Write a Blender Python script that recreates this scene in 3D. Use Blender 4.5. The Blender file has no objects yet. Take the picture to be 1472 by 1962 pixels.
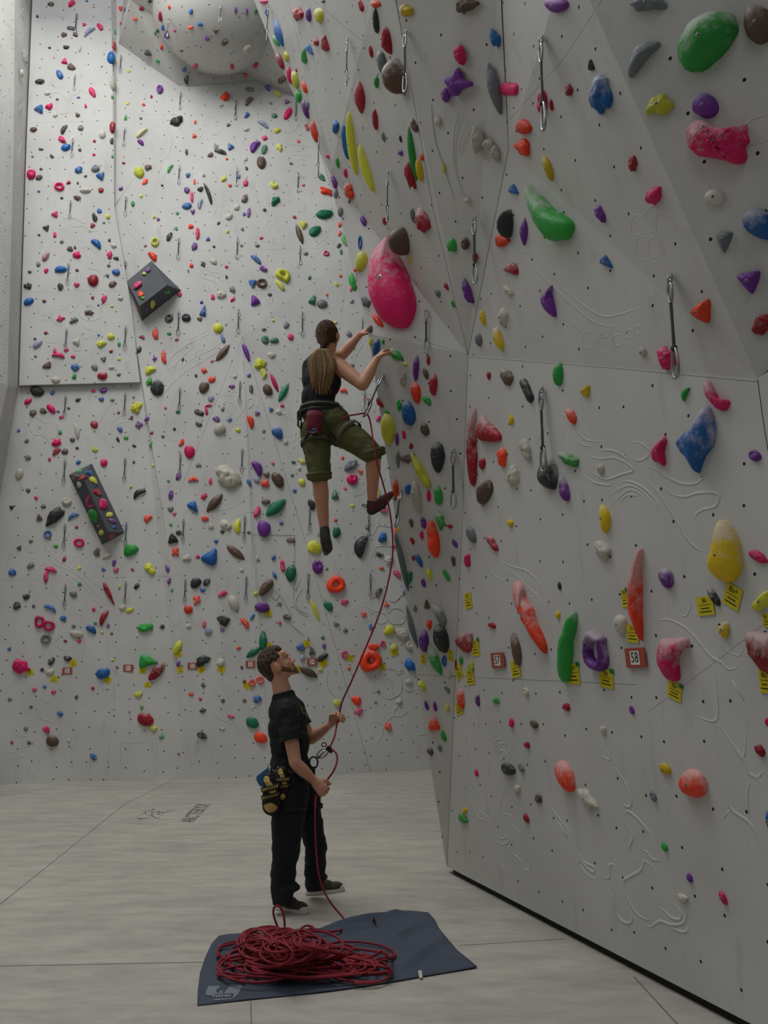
import bpy, bmesh, math, random
from mathutils import Vector, Matrix, noise
from mathutils.bvhtree import BVHTree
random.seed(7)
SC = bpy.context.scene
COL = SC.collection
# ---------------------------------------------------------------- camera
PITCH = math.radians(11.3); FPX = 1600.0; CZ = 1.57
cam = bpy.data.cameras.new('camera'); camo = bpy.data.objects.new('camera', cam); COL.objects.link(camo)
cam.sensor_fit = 'VERTICAL'; cam.sensor_height = 36; cam.lens = 36 * FPX / 1962
camo.location = (0, 0, CZ); camo.rotation_euler = (math.pi / 2 + PITCH, 0, 0)
cam.clip_end = 200
SC.camera = camo
# ---------------------------------------------------------------- world, lamps, exposure
w = bpy.data.worlds.new('hall_light'); SC.world = w; w.use_nodes = True
w.node_tree.nodes['Background'].inputs[0].default_value = (0.90, 0.95, 1.0, 1)
w.node_tree.nodes['Background'].inputs[1].default_value = 0.10
def area(name, loc, tgt, size, energy, col=(1, 1, 1)):
    l = bpy.data.lights.new(name, 'AREA'); l.shape = 'SQUARE'; l.size = size; l.energy = energy; l.color = col
    o = bpy.data.objects.new(name, l); COL.objects.link(o); o.location = loc
    o.rotation_euler = (Vector(tgt) - Vector(loc)).to_track_quat('-Z', 'Y').to_euler()
area('skylight_lamp', (-3.8, 5.0, 15.5), (-2.8, 13.5, 4.0), 5.0, 430, (0.93, 0.95, 1.0))
area('ceiling_lamp', (-4.0, 8.5, 14.0), (-1.5, 7.5, 0.0), 6.0, 420, (1.0, 0.98, 0.95))
area('side_fill', (-3.6, 3.8, 7.6), (0.0, 6.5, 3.5), 2.0, 28, (1.0, 0.99, 0.97))  # unseen fill, added to brighten the narrow facet beside the climber
area('rear_fill', (-1.0, -3.0, 10.0), (0.0, 6.0, 3.0), 4.0, 70, (1.0, 0.99, 0.98))  # fill added behind the camera to balance the right wall's facets, not a fixture
SC.view_settings.view_transform = 'Standard'
SC.view_settings.look = 'None'; SC.view_settings.gamma = 1; SC.view_settings.use_curve_mapping = False
SC.view_settings.exposure = 0.0
# ---------------------------------------------------------------- picture <-> place
cp, sp = math.cos(PITCH), math.sin(PITCH)
CAM = Vector((0, 0, CZ))
def ray(px, py):
    v = 981 - py
    return Vector((px - 736, FPX * cp - v * sp, FPX * sp + v * cp))
def P(px, py, Y):
    d = ray(px, py); return CAM + d * (Y / d.y)
def floorpt(px, py, z=0.0):
    d = ray(px, py); return CAM + d * ((z - CZ) / d.z)
def proj(p):
    q = p - CAM
    zc = q.y * cp + q.z * sp; yc = -q.y * sp + q.z * cp
    return 736 + FPX * q.x / zc, 981 - FPX * yc / zc
def ppm(p):
    q = p - CAM; return FPX / (q.y * cp + q.z * sp)
def on_plane(px, py, p0, n):
    d = ray(px, py); return CAM + d * ((p0 - CAM).dot(n) / d.dot(n))
# ---------------------------------------------------------------- materials
def srgb(r, g, b):
    f = lambda c: (c / 255 / 12.92) if c / 255 <= 0.04045 else ((c / 255 + 0.055) / 1.055) ** 2.4
    return (f(r), f(g), f(b), 1)
MATS = {}
def mat(name, col, rough=0.6, metal=0.0, var=0.12, vscale=8.0, bump=0.0, bscale=40.0, spec=0.4):
    if name in MATS: return MATS[name]
    m = bpy.data.materials.new(name); m.use_nodes = True; nt = m.node_tree; b = nt.nodes['Principled BSDF']
    b.inputs['Roughness'].default_value = rough; b.inputs['Metallic'].default_value = metal
    b.inputs['Specular IOR Level'].default_value = spec
    tc = nt.nodes.new('ShaderNodeTexCoord')
    nz = nt.nodes.new('ShaderNodeTexNoise'); nz.inputs['Scale'].default_value = vscale; nz.inputs['Detail'].default_value = 4
    nt.links.new(tc.outputs['Object'], nz.inputs['Vector'])
    mx = nt.nodes.new('ShaderNodeMixRGB'); mx.blend_type = 'MIX'
    mx.inputs[1].default_value = tuple(c * (1 - var) for c in col[:3]) + (1,)
    mx.inputs[2].default_value = tuple(min(1, c * (1 + var)) for c in col[:3]) + (1,)
    nt.links.new(nz.outputs[0], mx.inputs[0]); nt.links.new(mx.outputs[0], b.inputs['Base Color'])
    if bump:
        n2 = nt.nodes.new('ShaderNodeTexNoise'); n2.inputs['Scale'].default_value = bscale; n2.inputs['Detail'].default_value = 5
        nt.links.new(tc.outputs['Object'], n2.inputs['Vector'])
        bp = nt.nodes.new('ShaderNodeBump'); bp.inputs['Strength'].default_value = bump; bp.inputs['Distance'].default_value = 0.01
        nt.links.new(n2.outputs[0], bp.inputs['Height']); nt.links.new(bp.outputs[0], b.inputs['Normal'])
    MATS[name] = m; return m
def wall_mat(name, col, dots, cell=0.27, rad=0.011):
    m = bpy.data.materials.new(name); m.use_nodes = True; nt = m.node_tree; b = nt.nodes['Principled BSDF']
    b.inputs['Roughness'].default_value = 0.75; b.inputs['Specular IOR Level'].default_value = 0.25
    tc = nt.nodes.new('ShaderNodeTexCoord')
    nz = nt.nodes.new('ShaderNodeTexNoise'); nz.inputs['Scale'].default_value = 1.3; nz.inputs['Detail'].default_value = 6
    nt.links.new(tc.outputs['Object'], nz.inputs['Vector'])
    cr = nt.nodes.new('ShaderNodeValToRGB')
    cr.color_ramp.elements[0].position = 0.3; cr.color_ramp.elements[1].position = 0.7
    cr.color_ramp.elements[0].color = tuple(c * 0.90 for c in col[:3]) + (1,)
    cr.color_ramp.elements[1].color = tuple(c * 1.05 for c in col[:3]) + (1,)
    nt.links.new(nz.outputs[0], cr.inputs[0]); out = cr.outputs[0]
    # scuffs and shoe marks
    n3 = nt.nodes.new('ShaderNodeTexNoise'); n3.inputs['Scale'].default_value = 9; n3.inputs['Detail'].default_value = 8
    mp = nt.nodes.new('ShaderNodeMapping'); mp.inputs['Scale'].default_value = (1, 1, 0.35)
    nt.links.new(tc.outputs['Object'], mp.inputs[0]); nt.links.new(mp.outputs[0], n3.inputs['Vector'])
    mr = nt.nodes.new('ShaderNodeMapRange'); mr.inputs[1].default_value = 0.60; mr.inputs[2].default_value = 0.72; mr.inputs[4].default_value = 0.28
    nt.links.new(n3.outputs[0], mr.inputs[0])
    mx = nt.nodes.new('ShaderNodeMixRGB'); mx.inputs[2].default_value = tuple(c * 0.62 for c in col[:3]) + (1,)
    nt.links.new(mr.outputs[0], mx.inputs[0]); nt.links.new(out, mx.inputs[1]); out = mx.outputs[0]
    if dots:
        uv = nt.nodes.new('ShaderNodeUVMap'); uv.uv_map = 'metres'
        vo = nt.nodes.new('ShaderNodeTexVoronoi'); vo.voronoi_dimensions = '2D'; vo.feature = 'F1'
        vo.inputs['Scale'].default_value = 1 / cell; vo.inputs['Randomness'].default_value = 0.42
        nt.links.new(uv.outputs[0], vo.inputs['Vector'])
        ml = nt.nodes.new('ShaderNodeMath'); ml.operation = 'LESS_THAN'; ml.inputs[1].default_value = rad / cell
        nt.links.new(vo.outputs['Distance'], ml.inputs[0])
        m2 = nt.nodes.new('ShaderNodeMixRGB'); m2.inputs[2].default_value = (0.02, 0.02, 0.02, 1)
        nt.links.new(ml.outputs[0], m2.inputs[0]); nt.links.new(out, m2.inputs[1]); out = m2.outputs[0]
    nt.links.new(out, b.inputs['Base Color'])
    n2 = nt.nodes.new('ShaderNodeTexNoise'); n2.inputs['Scale'].default_value = 60; n2.inputs['Detail'].default_value = 4
    nt.links.new(tc.outputs['Object'], n2.inputs['Vector'])
    bp = nt.nodes.new('ShaderNodeBump'); bp.inputs['Strength'].default_value = 0.15; bp.inputs['Distance'].default_value = 0.004
    nt.links.new(n2.outputs[0], bp.inputs['Height']); nt.links.new(bp.outputs[0], b.inputs['Normal'])
    return m
WALLC = srgb(203, 203, 199)
M_WALL = wall_mat('wall_panel', WALLC, True)
M_WALLR = wall_mat('wall_panel_near', WALLC, True, 0.26, 0.0085)
M_REL = wall_mat('wall_relief', WALLC, False)
M_SEAM = mat('panel_gap', srgb(38, 40, 38), 0.8)
PAL = dict(k=(214, 18, 98), r=(158, 26, 40), o=(238, 66, 28), Y=(214, 182, 12), y=(206, 208, 62), g=(44, 158, 62), t=(22, 112, 78),
           b=(24, 98, 168), p=(110, 46, 142), n=(98, 78, 64), s=(112, 120, 124), d=(46, 49, 51), w=(196, 192, 178))
def hold_mat(code, chalk):
    key = 'hold_' + code + ('_chalk' if chalk else '')
    if key in MATS: return MATS[key]
    m = mat(key, srgb(*PAL[code]), 0.5, var=0.14, vscale=14, bump=0.35, bscale=55)
    nt = m.node_tree; b = nt.nodes['Principled BSDF']; src = b.inputs['Base Color'].links[0].from_socket
    oi = nt.nodes.new('ShaderNodeObjectInfo'); hs = nt.nodes.new('ShaderNodeHueSaturation')
    mr = nt.nodes.new('ShaderNodeMapRange'); mr.inputs[3].default_value = 0.82; mr.inputs[4].default_value = 1.22
    nt.links.new(oi.outputs['Random'], mr.inputs[0]); nt.links.new(mr.outputs[0], hs.inputs['Value'])
    nt.links.new(src, hs.inputs['Color'])
    tc = nt.nodes.new('ShaderNodeTexCoord'); sx = nt.nodes.new('ShaderNodeSeparateXYZ'); nt.links.new(tc.outputs['Generated'], sx.inputs[0])
    nz = nt.nodes.new('ShaderNodeTexNoise'); nz.inputs['Scale'].default_value = 16; nz.inputs['Detail'].default_value = 8; nz.inputs['Roughness'].default_value = 0.68
    nt.links.new(tc.outputs['Object'], nz.inputs['Vector'])
    ad = nt.nodes.new('ShaderNodeMath'); ad.operation = 'MULTIPLY_ADD'; ad.inputs[1].default_value = 0.45
    nt.links.new(sx.outputs['Y'], ad.inputs[0]); nt.links.new(nz.outputs[0], ad.inputs[2])
    rg = nt.nodes.new('ShaderNodeMapRange')
    rg.inputs[1].default_value = 0.68 if chalk else 0.84; rg.inputs[2].default_value = 0.90 if chalk else 1.04; rg.inputs[4].default_value = 0.62 if chalk else 0.4
    nt.links.new(ad.outputs[0], rg.inputs[0])
    mx = nt.nodes.new('ShaderNodeMixRGB'); mx.inputs[2].default_value = srgb(205, 198, 196)
    nt.links.new(rg.outputs[0], mx.inputs[0]); nt.links.new(hs.outputs[0], mx.inputs[1]); nt.links.new(mx.outputs[0], b.inputs['Base Color'])
    return m
M_STEEL = mat('steel', srgb(165, 168, 170), 0.32, 0.9, var=0.05)
M_BOLTD = mat('bolt_socket', srgb(30, 30, 30), 0.6)
# ---------------------------------------------------------------- object helpers
WORLDP = set()
def link(name, me, mats=(), parent=None):
    o = bpy.data.objects.new(name, me); COL.objects.link(o)
    for m in mats: me.materials.append(m)
    if parent:
        o.parent = parent
        if parent.name in WORLDP: o.matrix_parent_inverse = Matrix.Translation(-parent.location)
    return o
def tag(o, label=None, cat=None, group=None, kind=None):
    if label: o['label'] = label
    if cat: o['category'] = cat
    if group: o['group'] = group
    if kind: o['kind'] = kind
    return o
def empty(name, loc=(0, 0, 0)):
    o = bpy.data.objects.new(name, None); COL.objects.link(o); WORLDP.add(o.name); o.location = loc; o.empty_display_size = 0.1
    return o
def shade(me, smooth=True):
    for p in me.polygons: p.use_smooth = smooth
class Geo:
    def __init__(s): s.v = []; s.f = []; s.m = []; s.sm = []
    def add(s, vs, fs, mi=0, smooth=True):
        k = len(s.v); s.v += [Vector(v) for v in vs]
        for f in fs: s.f.append([i + k for i in f]); s.m.append(mi); s.sm.append(smooth)
    def quadcap(s): pass
    def tube(s, pts, r, n=8, mi=0, closed=False, taper=None, cap=True, flat=1.0, up=None):
        pts = [Vector(p) for p in pts]; N = len(pts)
        if N < 2: return
        vs = []; fs = []
        t0 = (pts[1] - pts[0]).normalized()
        a = Vector(up) if up else (Vector((0, 0, 1)) if abs(t0.z) < 0.9 else Vector((1, 0, 0)))
        nrm = (a - t0 * a.dot(t0)).normalized()
        for i, p in enumerate(pts):
            if closed: t = (pts[(i + 1) % N] - pts[i - 1])
            else: t = pts[min(i + 1, N - 1)] - pts[max(i - 1, 0)]
            if t.length < 1e-9: t = t0.copy()
            t.normalize(); nrm = nrm - t * nrm.dot(t)
            if nrm.length < 1e-6: nrm = t.orthogonal()
            nrm.normalize(); b = t.cross(nrm)
            rr = r * (taper[i] if taper else 1)
            for k in range(n):
                an = 2 * math.pi * k / n
                vs.append(p + nrm * (math.cos(an) * rr * flat) + b * (math.sin(an) * rr))
        L = N if closed else N - 1
        for i in range(L):
            j = (i + 1) % N
            for k in range(n):
                k2 = (k + 1) % n
                fs.append([i * n + k, i * n + k2, j * n + k2, j * n + k])
        if cap and not closed:
            fs.append(list(range(n))[::-1]); fs.append([(N - 1) * n + k for k in range(n)])
        s.add(vs, fs, mi)
    def ball(s, c, rad, axes=None, nu=14, nv=9, mi=0, namp=0.0, seed=0):
        c = Vector(c); rx, ry, rz = (rad, rad, rad) if not hasattr(rad, '__len__') else rad
        X, Y, Z = axes or (Vector((1, 0, 0)), Vector((0, 1, 0)), Vector((0, 0, 1)))
        vs = []; fs = []
        for i in range(nv + 1):
            th = math.pi * i / nv
            for k in range(nu):
                ph = 2 * math.pi * k / nu
                d = Vector((math.sin(th) * math.cos(ph), math.sin(th) * math.sin(ph), math.cos(th)))
                q = 1 + (namp * noise.noise(d * 2.3 + Vector((seed, seed * .7, 0))) if namp else 0)
                vs.append(c + X * (d.x * rx * q) + Y * (d.y * ry * q) + Z * (d.z * rz * q))
        for i in range(nv):
            for k in range(nu):
                k2 = (k + 1) % nu
                fs.append([i * nu + k, (i + 1) * nu + k, (i + 1) * nu + k2, i * nu + k2])
        s.add(vs, fs, mi)
    def box(s, c, half, axes=None, mi=0, smooth=False):
        c = Vector(c); X, Y, Z = axes or (Vector((1, 0, 0)), Vector((0, 1, 0)), Vector((0, 0, 1)))
        vs = [c + X * (a * half[0]) + Y * (b * half[1]) + Z * (d * half[2]) for a in (-1, 1) for b in (-1, 1) for d in (-1, 1)]
        s.add(vs, [[0, 1, 3, 2], [4, 6, 7, 5], [0, 4, 5, 1], [2, 3, 7, 6], [0, 2, 6, 4], [1, 5, 7, 3]], mi, smooth)
    def mesh(s, name, uv=False):
        me = bpy.data.meshes.new(name); me.from_pydata([tuple(v) for v in s.v], [], s.f)
        me.polygons.foreach_set('material_index', s.m); me.polygons.foreach_set('use_smooth', s.sm)
        if uv:
            ul = me.uv_layers.new(name='metres')
            for p in me.polygons:
                n = p.normal; t2 = Vector((0, 0, 1)) - n * n.z
                if t2.length < 0.1: t2 = Vector((0, 1, 0)) - n * n.y
                t2.normalize(); t1 = t2.cross(n)
                for li in p.loop_indices:
                    co = me.vertices[me.loops[li].vertex_index].co
                    ul.data[li].uv = (co.dot(t1) + 50, co.dot(t2) + 50)
        me.update(); return me
    def obj(s, name, mats, parent=None, uv=False):
        return link(name, s.mesh(name, uv), mats, parent)
def recenter(o, base):
    """put a top-level mesh's origin at base"""
    base = Vector(base); o.data.transform(Matrix.Translation(-base)); o.location = base
    return o
def smooth_curve(pts, sub=5):
    pts = [Vector(p) for p in pts]
    if len(pts) < 3: return pts
    out = []
    for i in range(len(pts) - 1):
        p0 = pts[max(i - 1, 0)]; p1 = pts[i]; p2 = pts[i + 1]; p3 = pts[min(i + 2, len(pts) - 1)]
        for k in range(sub):
            t = k / sub
            out.append(0.5 * ((2 * p1) + (p2 - p0) * t + (2 * p0 - 5 * p1 + 4 * p2 - p3) * t * t + (3 * p1 - p0 - 3 * p2 + p3) * t ** 3))
    out.append(pts[-1]); return out
# ================================================================ SETTING
# floor
g = Geo(); g.add([(-30, -12, 0), (30, -12, 0), (30, 30, 0), (-30, 30, 0)], [[0, 1, 2, 3]], 0, False)
mf = bpy.data.materials.new('concrete'); mf.use_nodes = True; nt = mf.node_tree; b = nt.nodes['Principled BSDF']
b.inputs['Roughness'].default_value = 0.5; b.inputs['Specular IOR Level'].default_value = 0.35
tc = nt.nodes.new('ShaderNodeTexCoord'); prev = None
def lay(scale, mscale, c0, c1, p0, p1, fac, prev, seedoff=0):
    mp = nt.nodes.new('ShaderNodeMapping'); mp.inputs['Scale'].default_value = mscale; mp.inputs['Location'].default_value = (seedoff, 0, 0)
    nt.links.new(tc.outputs['Object'], mp.inputs[0])
    nz = nt.nodes.new('ShaderNodeTexNoise'); nz.inputs['Scale'].default_value = scale; nz.inputs['Detail'].default_value = 8; nz.inputs['Roughness'].default_value = 0.62
    nt.links.new(mp.outputs[0], nz.inputs['Vector'])
    cr = nt.nodes.new('ShaderNodeValToRGB'); cr.color_ramp.elements[0].position = p0; cr.color_ramp.elements[1].position = p1
    cr.color_ramp.elements[0].color = c0; cr.color_ramp.elements[1].color = c1
    nt.links.new(nz.outputs[0], cr.inputs[0])
    if prev is None: return cr.outputs[0]
    mx = nt.nodes.new('ShaderNodeMixRGB'); mx.blend_type = 'MULTIPLY'; mx.inputs[0].default_value = fac
    nt.links.new(prev, mx.inputs[1]); nt.links.new(cr.outputs[0], mx.inputs[2]); return mx.outputs[0]
prev = lay(0.55, (1, 1, 1), srgb(182, 178, 168), srgb(204, 199, 188), 0.3, 0.7, 1, None)
prev = lay(1.6, (1, 3.2, 1), (0.78, 0.78, 0.78, 1), (1, 1, 1, 1), 0.35, 0.6, 0.9, prev, 3)
prev = lay(5.0, (1, 2.2, 1), (0.84, 0.84, 0.84, 1), (1, 1, 1, 1), 0.36, 0.55, 0.8, prev, 9)
nt.links.new(prev, b.inputs['Base Color'])
fl = g.obj('floor', [mf]); tag(fl, kind='structure')
M_JOINT = mat('floor_joint', srgb(112, 110, 106), 0.8)
def floor_line(pts, wd, z=0.0015, geo=None, mi=0):
    G = geo or Geo(); q = [floorpt(x, y) for x, y in pts]
    for a, c in zip(q[:-1], q[1:]):
        d = (c - a); d.z = 0; s = Vector((-d.y, d.x, 0)).normalized() * wd / 2; e = d.normalized() * (wd * 0.3)
        G.add([a - e - s + Vector((0, 0, z)), c + e - s + Vector((0, 0, z)), c + e + s + Vector((0, 0, z)), a - e + s + Vector((0, 0, z))], [[0, 1, 2, 3]], mi, False)
    return G
G = Geo()
for L, wd in (([(-30, 1757), (240, 1540), (338, 1492)], .006), ([(-30, 1852), (420, 1843)], .006), ([(480, 1900), (482, 1975)], .005), ([(880, 1812), (1080, 1799)], .005), ([(1215, 1872), (1310, 1975)], .007)):
    floor_line(L, wd, geo=G)
jo = G.obj('floor_joint', [M_JOINT], fl); tag(jo, kind='structure')

# ---- back wall
bl0 = Vector((-5.8, 13.2, 0)); bl1 = Vector((0.79, 15.3, 0)); bd = (bl1 - bl0).normalized(); BN = Vector((bd.y, -bd.x, 0))
def B(px, py, off=0.0): return on_plane(px, py, bl0 + BN * off, BN)
def Bbase(px, off=0.0):
    o = bl0 + BN * off; k = (px - 736) / FPX
    t = (k * (o.y * cp - CZ * sp) - o.x) / (bd.x - k * bd.y * cp); return o + bd * t
def quad(G, pts, mi=0): G.add(pts, [list(range(len(pts)))], mi, False)
GB = Geo()
def facet(pts, mi=0): quad(GB, pts, mi)
# base plane
foldpx = [(66, -260), (62, 0), (50, 300), (36, 740), (0, 950), (-60, 1300)]
fold = [B(*p) for p in foldpx] + [Bbase(-95)]
fans = fold + [Bbase(1150), B(1150, 700), B(1150, -260)]
for i in range(len(fold) - 1):
    y0, y1 = fold[i], fold[i + 1]
right = [B(1150, -260), B(1150, 0), B(1150, 300), B(1150, 740), B(1150, 950), B(1150, 1200), Bbase(1150)]
for i in range(6): quad(GB, [fold[i], fold[i + 1], right[i + 1], right[i]])
# raised left panel with its returned side
pan = [(66, -260), (62, 0), (50, 300), (37, 738), (268, 732), (252, 590), (219, 395), (213, 0), (212, -260)]
top = [B(x + (0.0), y, 0.10) for x, y in pan]; GB.add(top, [[0, 1, 7, 8], [1, 2, 6, 7], [2, 3, 4, 5], [2, 5, 6]], 0, False)
side = [B(268, 735), B(253, 590), B(220, 395), B(223, 0), B(224, -260)]
for i in range(4): quad(GB, [top[4 + i], side[i], side[i + 1], top[5 + i]])
quad(GB, [top[3], B(37, 741), side[0], top[4]])
# folded facet right of the panel: slightly proud triangle fields
def pyr(ring, c):
    for i in range(len(ring)): GB.add([ring[i], ring[(i + 1) % len(ring)], c], [[0, 1, 2]], 0, False)
GB.add([B(226, 83), B(219, 395, .01), B(372, 176, .02)], [[0, 1, 2]], 0, False)
c0 = B(300, 300, .20)
GB.add([B(219, 400, .005), B(250, 590, .02), B(330, 1100, .22), B(345, 168, .02)], [[0, 1, 2, 3]], 0, False)
GB.add([B(250, 590, .02), B(270, 735, .005), Bbase(205, .005), Bbase(357, .22), B(330, 1100, .22)], [[0, 1, 2, 3, 4]], 0, False)
GB.add([B(345, 168, .02), B(330, 1100, .22), B(465, 645, .22), B(492, 155, .02)], [[0, 1, 2], [0, 2, 3]], 0, False)
GB.add([B(492, 155, .02), B(465, 645, .22), B(600, 250, .02)], [[0, 1, 2]], 0, False)
GB.add([B(600, 250, .02), B(465, 645, .22), B(672, 480, .12)], [[0, 1, 2]], 0, False)
GB.add([B(672, 480, .12), B(465, 645, .22), Bbase(710, .14), Bbase(1000, 0.0), B(1000, 400, 0)], [[0, 1, 2], [0, 2, 3, 4]], 0, False)
GB.add([B(465, 645, .22), B(330, 1100, .22), Bbase(357, .22)], [[0, 1, 2]], 0, False)
GB.add([B(465, 645, .22), Bbase(357, .22), Bbase(520, .27), B(480, 1010, .27)], [[0, 1, 2, 3]], 0, False)
GB.add([B(465, 645, .22), B(480, 1010, .27), Bbase(520, .27), Bbase(710, .14)], [[0, 1, 2, 3]], 0, False)
# overhanging roof field, with the bulge
U0 = [B(227, 83), B(345, 168), B(372, 176), B(492, 155), B(610, 200)]
UT = B(420, -130, 2.4); UN = (B(492, 155) - B(227, 83)).cross(UT - B(227, 83)).normalized()
U = lambda x, y: on_plane(x, y, U0[0], UN)
U1 = [U(250, 0), U(268, -90), U(720, -120), U(720, 60)]
GB.add([U0[0], U0[1], U0[2], U0[3], U0[4], U1[3], U1[2], U1[1], U1[0]], [[0, 1, 2, 3, 8], [3, 4, 5, 6, 7, 8]], 0, False)
GB.add([U0[0], U1[0], U1[1], B(240, -90), B(236, 0)], [[0, 1, 2, 3, 4]], 0, False)
dome_c = U(408, 40); dr_ = 113 / ppm(dome_c)
dome_c = dome_c - (UN if UN.dot(CAM - dome_c) > 0 else -UN) * .55
GB.ball(dome_c, math.hypot(dr_, .55), nu=48, nv=28)
BV_back = BVHTree.FromPolygons(GB.v, GB.f)

# ---- left wall
GL = Geo()
l2px = [(30, -260), (28, 0), (26, 300), (14, 740), (-30, 950), (-90, 1300), (-140, 1520)]
foldY = [p.y for p in fold]
l2 = [P(x, y, Y - 0.9) for (x, y), Y in zip(l2px, foldY)]
l3 = [p + Vector((-1.6, -7.5, 0)) for p in l2]
for i in range(6):
    quad(GL, [l2[i], l2[i + 1], fold[i + 1], fold[i]]); quad(GL, [l3[i], l3[i + 1], l2[i + 1], l2[i]])
BV_left = BVHTree.FromPolygons(GL.v, GL.f)

# ---- right wall
G0 = floorpt(857, 1672); G1 = floorpt(1400, 1962)
wd_ = (G1 - G0).normalized(); wn = Vector((wd_.y, -wd_.x, 0))
if wn.dot(Vector((-1, -1, 0))) < 0: wn = -wn
MN = (wn - Vector((0, 0, 0.085))).normalized()
def Mp(px, py): return on_plane(px, py, G0, MN)
LIFT = 0.05
def baseM(p): # point of the base line lifted to the lower edge of the panels
    return p + Vector((0, 0, LIFT)) + wn * (0.085 * LIFT)
far = G0 + wd_ * 6.0
A1 = Mp(897, 680); R1 = Mp(1452, 725); R2 = Mp(1700, 560)
Bt = P(738, -90, 4.7); C1 = P(975, 285, 4.75); D1 = P(960, -90, 4.15); E1 = P(1090, -90, 3.45)
RQ = P(1700, 560, 3.02)
RN = (RQ - R1).cross(E1 - R1).normalized()
T2 = on_plane(1700, -90, R1, RN)
S = [P(706, 639, 6.55), P(632, 332, 6.85), P(523, 93, 7.3), P(440, -120, 7.8)]
Sm = [P(802, 1322, 6.75), P(746, 907, 6.65)]
GR = Geo()
M0 = baseM(G0)
LN = (A1 - M0).cross(S[0] - M0).normalized()
Sm = [on_plane(802, 1322, M0, LN), on_plane(746, 907, M0, LN)]
quad(GR, [M0, baseM(far), R2, R1, A1])
GR.add([A1, R1, C1, E1, D1, Bt], [[0, 1, 2], [2, 1, 3], [2, 3, 4], [0, 2, 4, 5]], 0, False)
GR.add([E1, R1, RQ, T2], [[0, 1, 2, 3]], 0, False)
GR.add([M0, A1, S[0], Sm[1], Sm[0]], [[0, 1, 4], [1, 3, 4], [1, 2, 3]], 0, False)
GR.add([A1, Bt, S[3], S[2], S[1], S[0]], [[0, 4, 5], [0, 1, 4], [4, 1, 3], [1, 2, 3]], 0, False)
NB = len(GR.f)
bk = [p + Vector((1.3, 2.6, 0)) for p in (M0, Sm[0], Sm[1], S[0], S[1], S[2], S[3])]
fr = [M0, Sm[0], Sm[1], S[0], S[1], S[2], S[3]]
for i in range(6): quad(GR, [fr[i], fr[i + 1], bk[i + 1], bk[i]])
quad(GR, [S[3], Bt, D1, E1, T2, T2 + Vector((4, 3, 0)), bk[6]])
BV_right = BVHTree.FromPolygons(GR.v, GR.f[:NB])
GK = Geo(); k0 = G0 - wn * 0.03 + wd_ * 0.06; k1 = far - wn * 0.03
GK.add([k0, k1, k1 + Vector((0, 0, .07)), k0 + Vector((0, 0, .07)), k0 - wn * .02, k1 - wn * .02, k1 - wn * .02 + Vector((0, 0, .07)), k0 - wn * .02 + Vector((0, 0, .07))], [[0, 1, 2, 3], [4, 7, 6, 5], [0, 3, 7, 4]], 0, False)
tr = GK.obj('trim_1', [M_SEAM]); tag(tr, kind='structure')

# ---- volumes bolted on the back wall
def Bsurf(px, py):
    h = BV_back.ray_cast(CAM, ray(px, py).normalized()); return h[0]
M_VOL = mat('volume_grey', srgb(84, 88, 92), 0.7, var=0.1, vscale=6, bump=0.3, bscale=120)
M_VOLD = mat('volume_edge', srgb(84, 88, 92), 0.7)
def lift(px, py, h):
    return on_plane(px, py, Bsurf(px, py) + BN * h, BN)
VG = Geo()
a_, b_, c_, d_ = Bsurf(290, 500), Bsurf(243, 539), Bsurf(272, 615), Bsurf(347, 556)
e_, f_ = lift(320, 546, .42), lift(268, 586, .34)
VG.add([a_, b_, c_, d_, e_, f_], [[0, 1, 5, 4], [0, 4, 3], [4, 5, 2, 3], [1, 2, 5]], 0, False)
VG2 = Geo()
a_, b_, c_, d_ = Bsurf(176, 888), Bsurf(132, 910), Bsurf(196, 1044), Bsurf(239, 1020)
e_, f_ = lift(159, 914, .32), lift(207, 1019, .32)
VG2.add([a_, b_, c_, d_, e_, f_], [[0, 1, 4], [0, 4, 5, 3], [1, 2, 5, 4], [2, 3, 5]], 0, False)
BV_v1 = BVHTree.FromPolygons(VG.v, VG.f); BV_v2 = BVHTree.FromPolygons(VG2.v, VG2.f)
def hit(px, py, vol=True):
    best = None; d = ray(px, py).normalized()
    for nm, t in (('back', BV_back), ('left', BV_left), ('right', BV_right), ('pyramid', BV_v1), ('prism', BV_v2)):
        if not vol and nm in ('pyramid', 'prism'): continue
        h = t.ray_cast(CAM, d)
        if h[0] is not None and (best is None or h[3] < best[2]):
            n = h[1].normalized()
            if n.dot(d) > 0: n = -n
            best = (h[0], n, h[3], nm)
    return best
# relief carved into the panels and the gaps between panels: both are part of their wall's mesh
def relief(pts, r=0.012, mi=1, sm=True, which=None, n=6):
    pp = []
    src = smooth_curve([Vector((x, y, 0)) for x, y in pts], 6) if sm else None
    if not sm:
        src = []
        for (x0, y0), (x1, y1) in zip(pts[:-1], pts[1:]):
            k = max(2, int(math.hypot(x1 - x0, y1 - y0) / 12))
            src += [Vector((x0 + (x1 - x0) * i / k, y0 + (y1 - y0) * i / k, 0)) for i in range(k)]
        src.append(Vector((pts[-1][0], pts[-1][1], 0)))
    last = None
    segs = []
    for q in src:
        h = hit(q.x, q.y, False)
        if not h: continue
        if last and (h[3] != last[3] or (h[0] - last[0]).length > 0.8):
            segs.append(pp); pp = []
        pp.append(h); last = h
    segs.append(pp)
    for s in segs:
        if len(s) < 2: continue
        geo = {'back': GB, 'left': GL, 'right': GR}[s[0][3]]
        N = len(s)
        tp = [1.0] * N if mi == 2 else [max(0.15, math.sin(math.pi * min(1, max(0, (i + .35) / (N - 1 + .7)))) ** 0.35) for i in range(N)]
        geo.tube([h[0] + h[1] * (-0.15 * r if mi == 1 else -0.3 * r) for h in s], r * ((.58 if s[0][3] == 'right' else .85) if mi == 1 else 1), n, mi, taper=tp, flat=0.55, up=s[0][1])
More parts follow.
